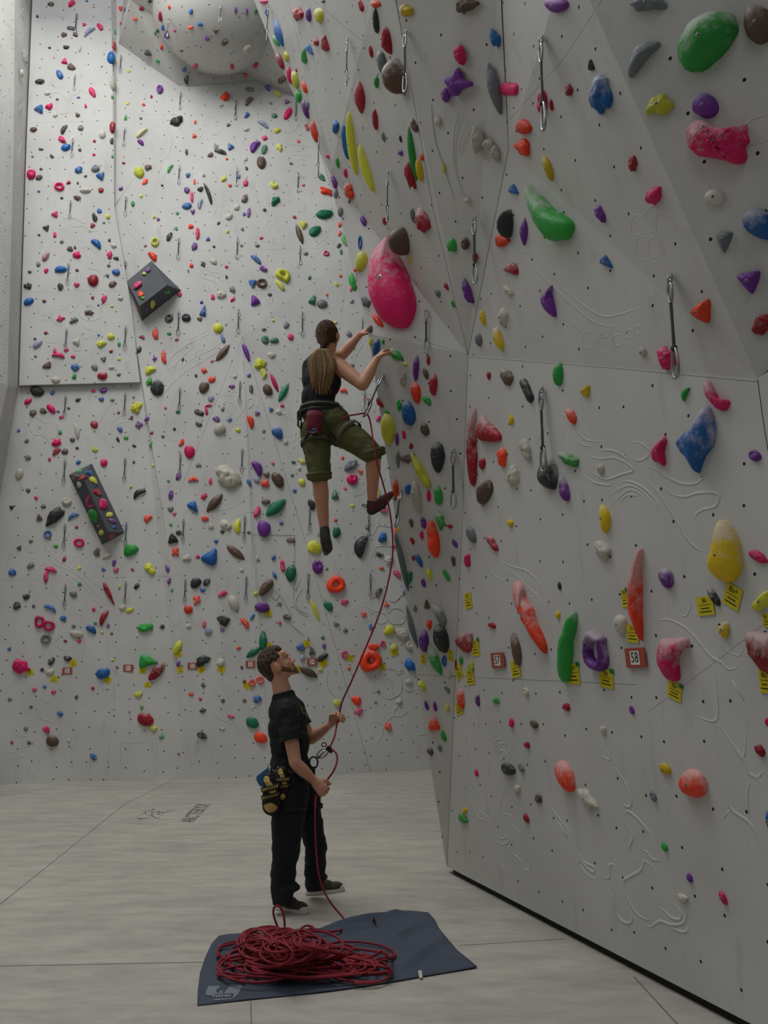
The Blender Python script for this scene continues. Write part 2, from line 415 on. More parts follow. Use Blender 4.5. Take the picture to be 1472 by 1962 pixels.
def z(ox, oy, s, txt):
    out = []
    for t in txt.split():
        a, c = t.split(','); out.append((ox + float(a) / s, oy + float(c) / s))
    return out
SEAMS = [
 (.012, [(36, 741), (270, 733)]), (.006, [(465, 645), (343, 945)]), (.009, [(465, 645), (590, 1052), (710, 1478)]), (.005, [(672, 480), (650, 640)]),
 (.012, [(222, 0), (219, 390)]), (.010, [(897, 680), (886, 1000), (868, 1400), (857, 1660)]), (.009, [(897, 680), (830, 400), (755, -20)]), (.010, [(897, 680), (975, 285), (960, -20)]),
 (.004, [(897, 684), (1180, 706), (1452, 732)]), (.004, [(800, 650), (897, 680)]), (.004, [(800, 1293), (1220, 1312)]), (.003, [(1240, 1366), (1372, 1268), (1472, 1190)]),
 (.010, [(1452, 727), (1462, 800), (1478, 900)]), (.008, [(1452, 727), (1478, 705)]), (.003, [(975, 232), (1082, 110), (1160, -10)]), (.006, [(550, -10), (590, 160), (632, 300), (650, 380)]),
 (.004, [(600, 0), (694, 78), (708, -10)]), (.005, [(483, 1110), (483, 1025), (565, 1026), (565, 1110)]), (.004, [(231, 1465), (231, 1424), (300, 1424), (300, 1465)]),
 (.003, [(0, 1112), (330, 1104)]), (.003, [(60, 235), (212, 232)]), (.003, [(45, 560), (235, 556)]), (.003, [(224, 218), (340, 220)]), (.003, [(222, 560), (560, 556)]), (.003, [(380, 480), (640, 476)])]
RELIEF = [
 # right wall: long flowing bands
 (.014, z(900, 370, 3.774, "230,470 330,430 450,440 560,540 680,690 820,810 960,890 1080,880 1200,840 1350,795")),
 (.014, z(900, 370, 3.774, "270,490 400,480 520,590 650,720 780,840 900,930 1020,965 1110,940")),
 (.010, z(900, 370, 3.774, "300,510 420,510 560,640 700,780 850,890")),
 (.012, z(860, 740, 3.774, "620,165 700,230 690,310 640,400 620,440")), (.014, z(860, 740, 3.774, "760,180 860,230 950,350 1020,395 1160,398")),
 (.012, z(860, 740, 3.774, "900,330 960,420 1060,435")),
 (.018, z(860, 740, 3.774, "900,440 1000,500 1100,525 1200,520 1290,560 1335,610 1250,640 1140,675 1060,640 1000,590 950,540")),
 (.018, z(1082, 740, 3.774, "230,470 340,465 420,500 480,555")), (.016, z(1082, 740, 3.774, "445,410 530,405 600,450 610,500 540,540 480,510 440,430")),
 (.018, z(1082, 740, 3.774, "550,580 640,590 730,650 850,705 960,700 1040,610 1090,500")), (.016, z(1082, 740, 3.774, "110,610 200,690 300,715 350,712")),
 (.020, z(1082, 740, 3.774, "390,700 470,690 560,730 650,810 720,930 790,1030")), (.020, z(1082, 740, 3.774, "570,640 640,720 740,860 830,1010 900,1120 970,1180 1040,1198")),
 (.018, z(1082, 740, 3.774, "600,630 680,690 780,780 870,800 960,775 1070,770 1120,800 1090,870 1000,895 945,940 980,1030 1060,1110")),
 (.014, z(1082, 740, 3.774, "280,850 370,760 470,720 560,760 650,860 770,1030")), (.014, z(1082, 740, 3.774, "330,880 400,800 480,750 560,790 640,880")),
 (.014, z(1082, 740, 3.774, "390,860 450,790 540,795")),
 (.012, z(860, 1070, 3.774, "250,-50 290,60 350,140 430,170")), (.014, z(860, 1070, 3.774, "280,-60 370,20 460,60 560,90 650,170 700,270 770,460")),
 (.012, z(860, 1070, 3.774, "340,-20 430,90 500,130 580,210 660,320 740,430")), (.012, z(860, 1070, 3.774, "530,235 610,235 680,330 720,400")), (.012, z(860, 1070, 3.774, "540,275 600,280 670,370 740,470")),
 (.010, z(860, 1070, 3.774, "430,350 430,310 460,312")), (.010, z(860, 1070, 3.774, "450,370 470,470 480,530")), (.010, z(860, 1070, 3.774, "500,380 490,450 500,530")),
 (.014, z(860, 1070, 3.774, "325,1400 340,1320 400,1300")), (.012, z(860, 1070, 3.774, "345,1440 360,1370 410,1330 460,1370")), (.010, z(860, 1070, 3.774, "360,1450 380,1390 420,1410 450,1390 465,1440")),
 (.018, z(1082, 1070, 3.774, "620,360 680,440 760,445 870,500 960,590 1060,710 1130,750 1180,800 1240,790 1290,730")),
 (.012, z(1082, 1070, 3.774, "735,300 745,370 750,430")), (.012, z(1082, 1070, 3.774, "800,330 860,420 900,380 915,310 880,240")),
 (.016, z(1082, 1070, 3.774, "960,1130 1000,1160 1090,1175 1110,1090 1095,900 1085,760")), (.016, z(1082, 1070, 3.774, "1090,1175 1160,1260 1240,1380 1290,1450 1310,1330 1315,1200")),
 (.010, z(1082, 1070, 3.774, "1120,590 1180,670 1270,700 1290,600")), (.010, z(1082, 1070, 3.774, "1210,880 1300,1030")),
 (.018, z(800, 1400, 3.68, "265,375 320,400 370,480 400,540 440,620 500,640 520,690")), (.014, z(800, 1400, 3.68, "390,490 440,560 500,620 515,680")),
 (.016, z(800, 1400, 3.68, "430,620 440,700 470,790 495,805")), (.016, z(800, 1400, 3.68, "515,740 570,790 620,800 655,760 640,690")), (.014, z(800, 1400, 3.68, "545,720 580,760 630,750 600,700")),
 (.014, z(800, 1400, 3.68, "600,330 620,400 590,500 590,600 625,670")), (.014, z(800, 1400, 3.68, "645,655 700,700 730,760 745,860")), (.016, z(800, 1400, 3.68, "525,800 570,900 600,970 635,980")),
 (.016, z(800, 1400, 3.68, "650,860 700,890 750,945")), (.014, z(800, 1400, 3.68, "740,965 790,990 800,950")), (.014, z(800, 1400, 3.68, "540,140 580,90 640,100")), (.014, z(800, 1400, 3.68, "575,230 570,160 600,140 625,180")),
 (.014, z(800, 1400, 3.68, "625,170 650,145 675,190")), (.012, z(800, 1400, 3.68, "600,600 640,590 680,635")),
 (.018, z(1072, 1400, 3.68, "-70,530 0,620 90,740")), (.018, z(1072, 1400, 3.68, "0,650 60,760")), (.020, z(1072, 1400, 3.68, "85,790 130,850 180,930 240,960 240,1000 180,950 120,860 80,770")),
 (.018, z(1072, 1400, 3.68, "90,860 150,960 200,1020 270,1060")), (.020, z(1072, 1400, 3.68, "270,1010 350,1040 350,960 380,945 415,990")),
 (.022, z(1072, 1400, 3.68, "275,1050 350,1120 380,1190 400,1280 440,1340 490,1360 515,1330 500,1260 450,1160")),
 (.022, z(1072, 1400, 3.68, "370,240 420,300 480,400 510,490 490,540 450,510 450,430")), (.014, z(1072, 1400, 3.68, "295,110 350,160 355,205 310,180 295,120")),
 (.022, z(1072, 1400, 3.68, "455,600 480,570 540,610 620,700 690,820")), (.022, z(1072, 1400, 3.68, "470,640 520,740 495,820 510,890 550,930")), (.018, z(1072, 1400, 3.68, "575,840 620,860 660,910 710,915")),
 (.022, z(1072, 1400, 3.68, "755,1050 680,980 600,920 580,980 500,1030 455,1060 460,1130 510,1240 570,1310 630,1335 680,1320")), (.020, z(1072, 1400, 3.68, "680,1240 740,1270 790,1320 850,1330 850,1270 770,1180")),
 (.020, z(1072, 1400, 3.68, "570,1355 640,1385 710,1345 790,1370 870,1360 900,1290 880,1220")), (.018, z(1072, 1400, 3.68, "750,1370 830,1410 890,1420 915,1380")),
 (.020, z(1072, 1400, 3.68, "1155,0 1230,110 1300,200 1340,300 1410,350 1480,450")), (.016, z(1072, 1400, 3.68, "1360,300 1400,330 1440,280")), (.016, z(1072, 1400, 3.68, "1340,350 1325,480 1350,640")),
 (.020, z(1072, 1400, 3.68, "1060,240 1150,390 1210,550 1340,650 1400,770 1480,1000")), (.012, z(1072, 1400, 3.68, "1210,555 1160,615")),
 (.010, z(600, 350, 3.774, "820,600 820,540 860,540 880,580")), (.010, z(600, 350, 3.774, "815,680 830,610 860,605")),
 (.010, z(700, 0, 3.774, "470,740 500,1000 560,1200 640,1440")), (.010, z(700, 0, 3.774, "690,760 640,960 640,1200 700,1420")), (.008, z(700, 0, 3.774, "740,900 690,1000 670,1120")),
 (.012, z(1082, 0, 3.774, "1300,920 1360,860 1480,830")), (.010, z(1082, 0, 3.774, "1330,1060 1480,1010")),
 (.012, z(640, 1070, 3.774, "745,330 750,200 800,60")), (.012, z(640, 1070, 3.774, "870,190 880,80 910,-20")),
]
def ring(cx, cy, rx, ry, r=.010, a0=0, a1=360):
    k = 14; return (r, [(cx + rx * math.cos(math.radians(a0 + (a1 - a0) * i / k)), cy + ry * math.sin(math.radians(a0 + (a1 - a0) * i / k))) for i in range(k + 1)])
for x_, y_, rx_, ry_ in ((705, 925, 16, 34), (772, 985, 22, 38), (855, 1062, 40, 66), (970, 1095, 46, 60), (1072, 1065, 40, 40), (1157, 1018, 30, 30), (1220, 990, 30, 30)):
    RELIEF.append(ring(900 + x_ / 3.774, 370 + y_ / 3.774, rx_ / 3.774, ry_ / 3.774, .010))
for x_, y_, rx_, ry_ in ((530, 230, 50, 75), (640, 160, 55, 60), (690, 230, 30, 80), (560, 400, 45, 85), (650, 390, 50, 75)):
    RELIEF.append(ring(1082 + x_ / 3.774, 370 + y_ / 3.774, rx_ / 3.774, ry_ / 3.774, .008))
# back wall relief
bw = lambda t, r=.011: (r, t)
C1_ = (0, 0, 3.978); D_ = (340, 350, 3.978); 
for r, o, t in [
 (.011, (0, 0, 3.978), "400,100 450,130 500,130 550,190"), (.010, (0, 0, 3.978), "310,140 340,110 370,95"), (.011, (0, 0, 3.978), "380,760 410,710 460,710 500,755 550,765"), (.011, (0, 0, 3.978), "520,720 580,720 610,690 640,700"),
 (.010, (0, 0, 3.978), "355,680 390,630 420,665 465,668"), (.011, (0, 0, 3.978), "410,800 450,860 500,865 540,835"), (.009, (0, 0, 3.978), "360,1160 350,1250 370,1330 380,1400"), (.009, (0, 0, 3.978), "440,1260 450,1200 520,1160"),
 (.010, (0, 0, 3.978), "430,1400 440,1320 410,1280"), (.010, (0, 0, 3.978), "1180,1430 1240,1360 1290,1250 1270,1180"), (.010, (0, 0, 3.978), "1210,1330 1240,1230 1290,1160 1330,980"),
 (.012, (0, 350, 3.978), "440,220 480,270 560,270 640,310 660,290"), (.012, (0, 350, 3.978), "510,325 560,335 630,330 700,370 760,365"), (.012, (0, 350, 3.978), "610,500 670,485 700,510 740,545 780,580"),
 (.012, (0, 350, 3.978), "640,580 680,650 740,665 770,690"), (.010, (0, 350, 3.978), "930,260 990,380 1050,460 1070,520"), (.010, (0, 350, 3.978), "430,970 500,960 530,900"), (.011, (0, 350, 3.978), "520,960 540,990 600,920 640,905"),
 (.011, (0, 350, 3.978), "590,960 620,1030 700,1050 760,1030 780,990"), (.011, (0, 350, 3.978), "640,940 680,930 720,960"), (.011, (0, 350, 3.978), "300,1010 370,1010 400,1060 450,1090 510,1075"), (.011, (0, 350, 3.978), "310,1060 340,1040 370,1060"),
 (.011, (0, 350, 3.978), "610,1050 640,1100 690,1120 700,1080 670,1050"), (.011, (0, 350, 3.978), "600,1110 620,1170 660,1190 700,1160"), (.011, (0, 350, 3.978), "540,1210 560,1270 610,1275 610,1200"), (.011, (0, 350, 3.978), "330,1210 380,1220 440,1215"),
 (.011, (0, 350, 3.978), "500,1360 560,1380 610,1350 600,1300"), (.011, (0, 350, 3.978), "710,1150 750,1190 760,1180"), (.013, (0, 350, 3.978), "1270,1440 1300,1340 1400,1250 1472,1190"), (.011, (0, 350, 3.978), "1310,1470 1340,1380 1472,1250"),
 (.013, (0, 700, 3.978), "150,430 220,440 240,400 290,400 340,440 400,430"), (.013, (0, 700, 3.978), "225,470 250,520 310,525 340,490"), (.013, (0, 700, 3.978), "330,510 390,560 440,530 440,460 400,430"), (.013, (0, 700, 3.978), "240,600 260,540 310,530 360,560 380,600"),
 (.011, (0, 700, 3.978), "760,430 830,310 890,280"), (.011, (0, 700, 3.978), "830,500 860,430 930,380 1000,365"), (.010, (0, 700, 3.978), "840,540 880,460 950,430 1010,435"), (.010, (0, 700, 3.978), "760,560 780,530 810,590"), (.010, (0, 700, 3.978), "970,410 980,350 1010,320"),
 (.012, (0, 700, 3.978), "1210,330 1250,220 1330,120 1460,20"), (.011, (0, 700, 3.978), "1290,60 1300,20 1350,-10"), (.011, (0, 700, 3.978), "1340,230 1280,370 1260,490 1310,570 1380,560"), (.010, (0, 700, 3.978), "1390,400 1410,450 1400,530"),
 (.011, (0, 700, 3.978), "1220,900 1230,1000 1240,1090"), (.010, (0, 700, 3.978), "1245,900 1270,1000 1240,1060"), (.012, (0, 700, 3.978), "320,1170 320,1280 360,1400 440,1470"), (.012, (0, 700, 3.978), "430,1200 440,1290 500,1310 540,1270 600,1300 660,1310"),
 (.012, (0, 700, 3.978), "340,1210 360,1320 400,1400 460,1440"), (.012, (0, 1050, 3.978), "320,0 380,90 460,140 560,180 640,250 720,340 800,430 860,520"), (.012, (0, 1050, 3.978), "360,0 420,80 520,140 640,200 720,270 800,330"),
 (.012, (0, 1050, 3.978), "440,190 520,240 580,300 640,360 670,440"), (.012, (0, 1050, 3.978), "480,170 580,240 660,310 720,390 770,440"), (.011, (0, 1050, 3.978), "350,330 390,330 420,280"), (.012, (0, 1050, 3.978), "410,320 440,370 480,410 500,470"),
 (.012, (0, 1050, 3.978), "530,320 560,290 600,320"), (.012, (0, 1050, 3.978), "360,525 410,525 440,580 470,650 410,720 380,745"), (.011, (0, 1050, 3.978), "470,645 530,635"), (.011, (0, 1050, 3.978), "400,760 430,740 470,770 510,775"),
 (.010, (0, 1050, 3.978), "740,690 790,730 820,800 830,870 880,950 960,1030 1010,1110 1030,1140"), (.010, (0, 1050, 3.978), "840,870 900,950 970,1010 1040,1140"), (.010, (0, 1050, 3.978), "860,1010 850,1110 790,1220"), (.010, (0, 1050, 3.978), "1250,20 1290,90 1340,150"),
 (.010, (0, 1050, 3.978), "1320,360 1290,470 1340,590 1360,500 1310,380"), (.011, (0, 1050, 3.978), "330,1140 350,1180 390,1160"), (.012, (0, 1380, 3.68), "0,250 50,230 100,225 150,195 200,180"), (.012, (0, 1380, 3.68), "110,230 150,255 200,248"),
 (.012, (0, 1380, 3.68), "100,50 130,80 160,110 200,105"), (.012, (0, 1050, 3.978), "240,1230 290,1230 310,1300 370,1315 400,1330"), (.012, (0, 1050, 3.978), "110,1400 160,1440 200,1430"),
 (.012, (340, 0, 3.978), "800,1010 870,1010 910,960 900,900"), (.012, (340, 0, 3.978), "840,1105 950,1110 1060,1130"), (.012, (340, 0, 3.978), "840,1185 930,1180 1010,1200 1060,1250"), (.012, (340, 0, 3.978), "880,1145 930,1150 970,1135"),
 (.010, (340, 0, 3.978), "920,1210 1000,1230 1050,1270"), (.012, (340, 0, 3.978), "180,950 230,960 250,990 270,1030 320,1010 330,950"), (.010, (340, 0, 3.978), "200,1010 170,1050"), (.010, (340, 0, 3.978), "200,930 240,890 300,900"),
 (.010, (340, 350, 3.978), "1010,560 1060,480 1130,420 1170,300"), (.010, (340, 350, 3.978), "1025,575 1080,500 1145,440 1170,380"), (.010, (340, 350, 3.978), "1040,580 1100,510 1160,450"), (.010, (340, 350, 3.978), "270,100 300,180 260,290"),
 (.010, (340, 350, 3.978), "620,290 660,370 690,440"), (.012, (340, 350, 3.978), "150,600 190,680 280,710 340,750 380,800"), (.012, (340, 350, 3.978), "130,680 180,720 270,750 340,800 370,830"), (.012, (340, 350, 3.978), "170,620 250,680 320,690 370,740 400,800"),
 (.011, (340, 350, 3.978), "180,810 220,780 250,820"), (.011, (340, 350, 3.978), "670,870 690,910 720,920 720,870"), (.011, (340, 350, 3.978), "650,950 690,930 730,950 780,1020 830,1025"), (.011, (340, 350, 3.978), "760,1140 800,1190 870,1220 930,1240"),
 (.011, (340, 350, 3.978), "760,1270 800,1260 820,1230 870,1290 940,1310 980,1330"), (.012, (340, 350, 3.978), "0,1340 60,1250 160,1190 270,1140"), (.012, (340, 350, 3.978), "60,1200 150,1170 250,1110"), (.011, (340, 350, 3.978), "0,1440 120,1340 280,1260 400,1150"),
 (.011, (340, 350, 3.978), "0,1472 130,1400 300,1290 380,1230"), (.010, (340, 350, 3.978), "130,1335 150,1280 230,1270"), (.010, (340, 350, 3.978), "1320,1340 1370,1260 1410,1180"), (.010, (340, 350, 3.978), "1340,1350 1390,1270 1430,1200"),
 (.010, (340, 350, 3.978), "680,690 700,720 715,690"), (.012, (340, 350, 3.978), "730,760 740,820 800,840"),
 (.011, (340, 700, 3.978), "330,230 400,230 420,200 500,210"), (.011, (340, 700, 3.978), "340,280 400,280 440,310 420,370 360,390"), (.011, (340, 700, 3.978), "510,250 510,330 430,430 410,470"), (.011, (340, 700, 3.978), "420,470 430,450 480,450 500,480"),
 (.011, (340, 700, 3.978), "540,290 540,260 570,255 580,290 550,325"), (.011, (340, 700, 3.978), "560,200 620,240 610,320"), (.012, (340, 700, 3.978), "790,370 850,370 880,410 900,420"), (.011, (340, 700, 3.978), "800,390 840,390 870,430"),
 (.011, (340, 700, 3.978), "810,520 850,540 890,530 900,555 870,585 820,570"), (.011, (340, 700, 3.978), "820,690 820,650 860,655 880,690"), (.011, (340, 700, 3.978), "820,770 860,790 840,830"), (.011, (340, 700, 3.978), "150,1000 200,1060 280,1100 400,1090 500,1030 570,960"),
 (.011, (340, 700, 3.978), "340,1170 420,1160 490,1130 590,1110"), (.011, (340, 700, 3.978), "150,1060 230,1130 300,1170"), (.011, (340, 700, 3.978), "230,790 200,870 240,930"), (.010, (340, 700, 3.978), "490,860 520,820"),
 (.011, (340, 1050, 3.978), "280,210 300,330 340,430 420,500 480,560"), (.011, (340, 1050, 3.978), "290,220 320,370 400,470 470,540"), (.011, (340, 1050, 3.978), "330,700 400,770 430,840 420,970"), (.011, (340, 1050, 3.978), "280,850 300,800 340,800 360,860 360,900"),
 (.011, (340, 1050, 3.978), "380,940 340,990 350,1040 400,1080"), (.011, (340, 1050, 3.978), "240,1120 260,1230 340,1310 440,1350 560,1440"), (.011, (340, 1050, 3.978), "280,1180 340,1260 390,1330 480,1350 570,1410"), (.010, (340, 1050, 3.978), "320,1010 360,1100 400,1170 410,1250"),
 (.010, (340, 1050, 3.978), "900,240 880,330 890,430 950,500 1000,520"), (.010, (340, 1050, 3.978), "960,300 900,400 930,470 1000,500"), (.010, (340, 1050, 3.978), "940,230 900,330"), (.010, (340, 1050, 3.978), "710,360 750,390 770,350 750,310"),
 (.010, (340, 1050, 3.978), "740,320 800,380 840,450 870,510"), (.010, (340, 1050, 3.978), "860,570 900,610 960,660"), (.010, (340, 1050, 3.978), "1150,920 1140,1040 1190,1120 1210,1140"), (.010, (340, 1050, 3.978), "1170,910 1230,1000 1240,1100"),
 (.010, (340, 1050, 3.978), "630,1310 640,1290 690,1290"), (.010, (340, 1050, 3.978), "650,1340 700,1440"),
 (.012, (640, 1070, 3.774), "190,350 240,350 300,385 350,360"), (.012, (640, 1070, 3.774), "180,450 230,460 270,440"), (.012, (640, 1070, 3.774), "300,420 330,395 370,400 385,440 350,470 310,460 300,420"), (.012, (640, 1070, 3.774), "390,400 430,360 490,370 515,420 490,470 420,470 390,440"),
 (.012, (640, 1070, 3.774), "400,300 440,310 490,260 520,270"), (.012, (640, 1070, 3.774), "380,800 430,800 470,840 480,800 510,820"), (.012, (640, 1070, 3.774), "480,840 490,920 470,980 400,1015 350,1000"), (.012, (640, 1070, 3.774), "510,940 540,960 580,950"),
 (.012, (640, 1070, 3.774), "240,1180 310,1180 350,1220 340,1290 300,1340"), (.012, (640, 1070, 3.774), "370,1190 420,1140 480,1140 540,1100"), (.012, (640, 1070, 3.774), "430,1140 440,1090 490,1050"), (.010, (640, 1070, 3.774), "600,1278 660,1275"),
 (.012, (640, 700, 3.774), "90,970 100,920 180,940 220,910 300,900"), (.012, (640, 700, 3.774), "160,1060 190,1030 230,1045"), (.012, (640, 700, 3.774), "170,1160 210,1210 280,1220 320,1160 420,1170"), (.012, (640, 700, 3.774), "310,1110 330,1160"),
 (.012, (640, 700, 3.774), "430,1310 310,1310 280,1370 260,1400"), (.012, (640, 700, 3.774), "220,790 210,870"), (.012, (640, 700, 3.774), "350,800 410,840"),
 (.010, (0, 0, 3.978), "30,170 60,190 95,225"), (.010, (0, 0, 3.978), "20,230 40,280 50,330 70,380"), (.010, (0, 0, 3.978), "150,20 180,60 165,100 185,160"), (.010, (0, 0, 3.978), "165,400 190,380 180,440 215,400"),
 (.010, (0, 0, 3.978), "150,730 180,780 150,830 165,900"), (.010, (0, 0, 3.978), "20,730 10,800 40,850 30,940"), (.010, (0, 0, 3.978), "150,1230 150,1150 170,1080"), (.010, (0, 0, 3.978), "20,740 55,710")]:
    RELIEF.append((r, z(*o, t)))
for x_, y_, q in ((770, 275, 22), (715, 305, 20), (755, 355, 20), (703, 372, 14), (743, 445, 20), (745, 525, 20), (747, 600, 14), (730, 225, 20), (690, 240, 12), (690, 105, 20), (700, 155, 24), (360, 75, 16), (362, 118, 18), (352, 160, 12), (347, 188, 9), (1138, 780, 17), (1178, 775, 17), (1160, 822, 15), (1106, 820, 18), (1125, 995, 14), (1208, 425, 16), (1188, 462, 10), (1150, 878, 13), (1200, 318, 10), (1213, 360, 10), (1180, 1050, 14)):
    RELIEF.append(ring(340 + x_ / 3.978, 350 + y_ / 3.978, q / 3.978, q / 3.978, .008))
for x_, y_, q in ((258, 1450 - 700 + 700, 26), (285, 1390, 20), (215, 1410, 18), (425, 1355, 36)):
    RELIEF.append(ring(x_ / 3.978, 700 + y_ / 3.978, q / 3.978, q / 3.978, .009))
for x_, y_, q in ((315, 100, 32), (278, 153, 16), (578, 85, 20), (650, 105, 30), (678, 65, 14), (747, 135, 14)):
    RELIEF.append(ring(x_ / 3.978, 1050 + y_ / 3.978, q / 3.978, q / 3.978, .009))
for x_, y_, q in ((235, 395, 24), (263, 443, 20), (310, 480, 18), (225, 350, 12)):
    RELIEF.append(ring(340 + x_ / 3.978, 1050 + y_ / 3.978, q / 3.978, q / 3.978, .009))
random.seed(3)
for k in range(44):
    t = k / 44; RELIEF.append(ring(8 + random.uniform(-6, 4) * (1.2 - t * .5), 400 + 340 * t, 2.2 + random.random() * 2, 2.2 + random.random() * 2, .008))
for r, p in RELIEF: relief(p, r, 1)
for r, p in SEAMS: relief(p, r * .55, 2, sm=False, n=4)
wb = GB.obj('wall_back', [M_WALL, M_REL, M_SEAM], uv=True); tag(wb, kind='structure')
wl = GL.obj('wall_left', [M_WALL, M_REL, M_SEAM], uv=True); tag(wl, kind='structure')
wr = GR.obj('wall_right', [M_WALLR, M_REL, M_SEAM], uv=True); tag(wr, kind='structure')
v1 = VG.obj('pyramid_volume', [M_VOL]); recenter(v1, (VG.v[0] + VG.v[2]) / 2)
tag(v1, 'dark grey pyramid-shaped volume bolted high on the back wall', 'climbing volume')
v2 = VG2.obj('prism_volume', [M_VOL]); recenter(v2, (VG2.v[0] + VG2.v[2]) / 2)
tag(v2, 'long dark grey prism volume tilted across the left of the back wall', 'climbing volume')
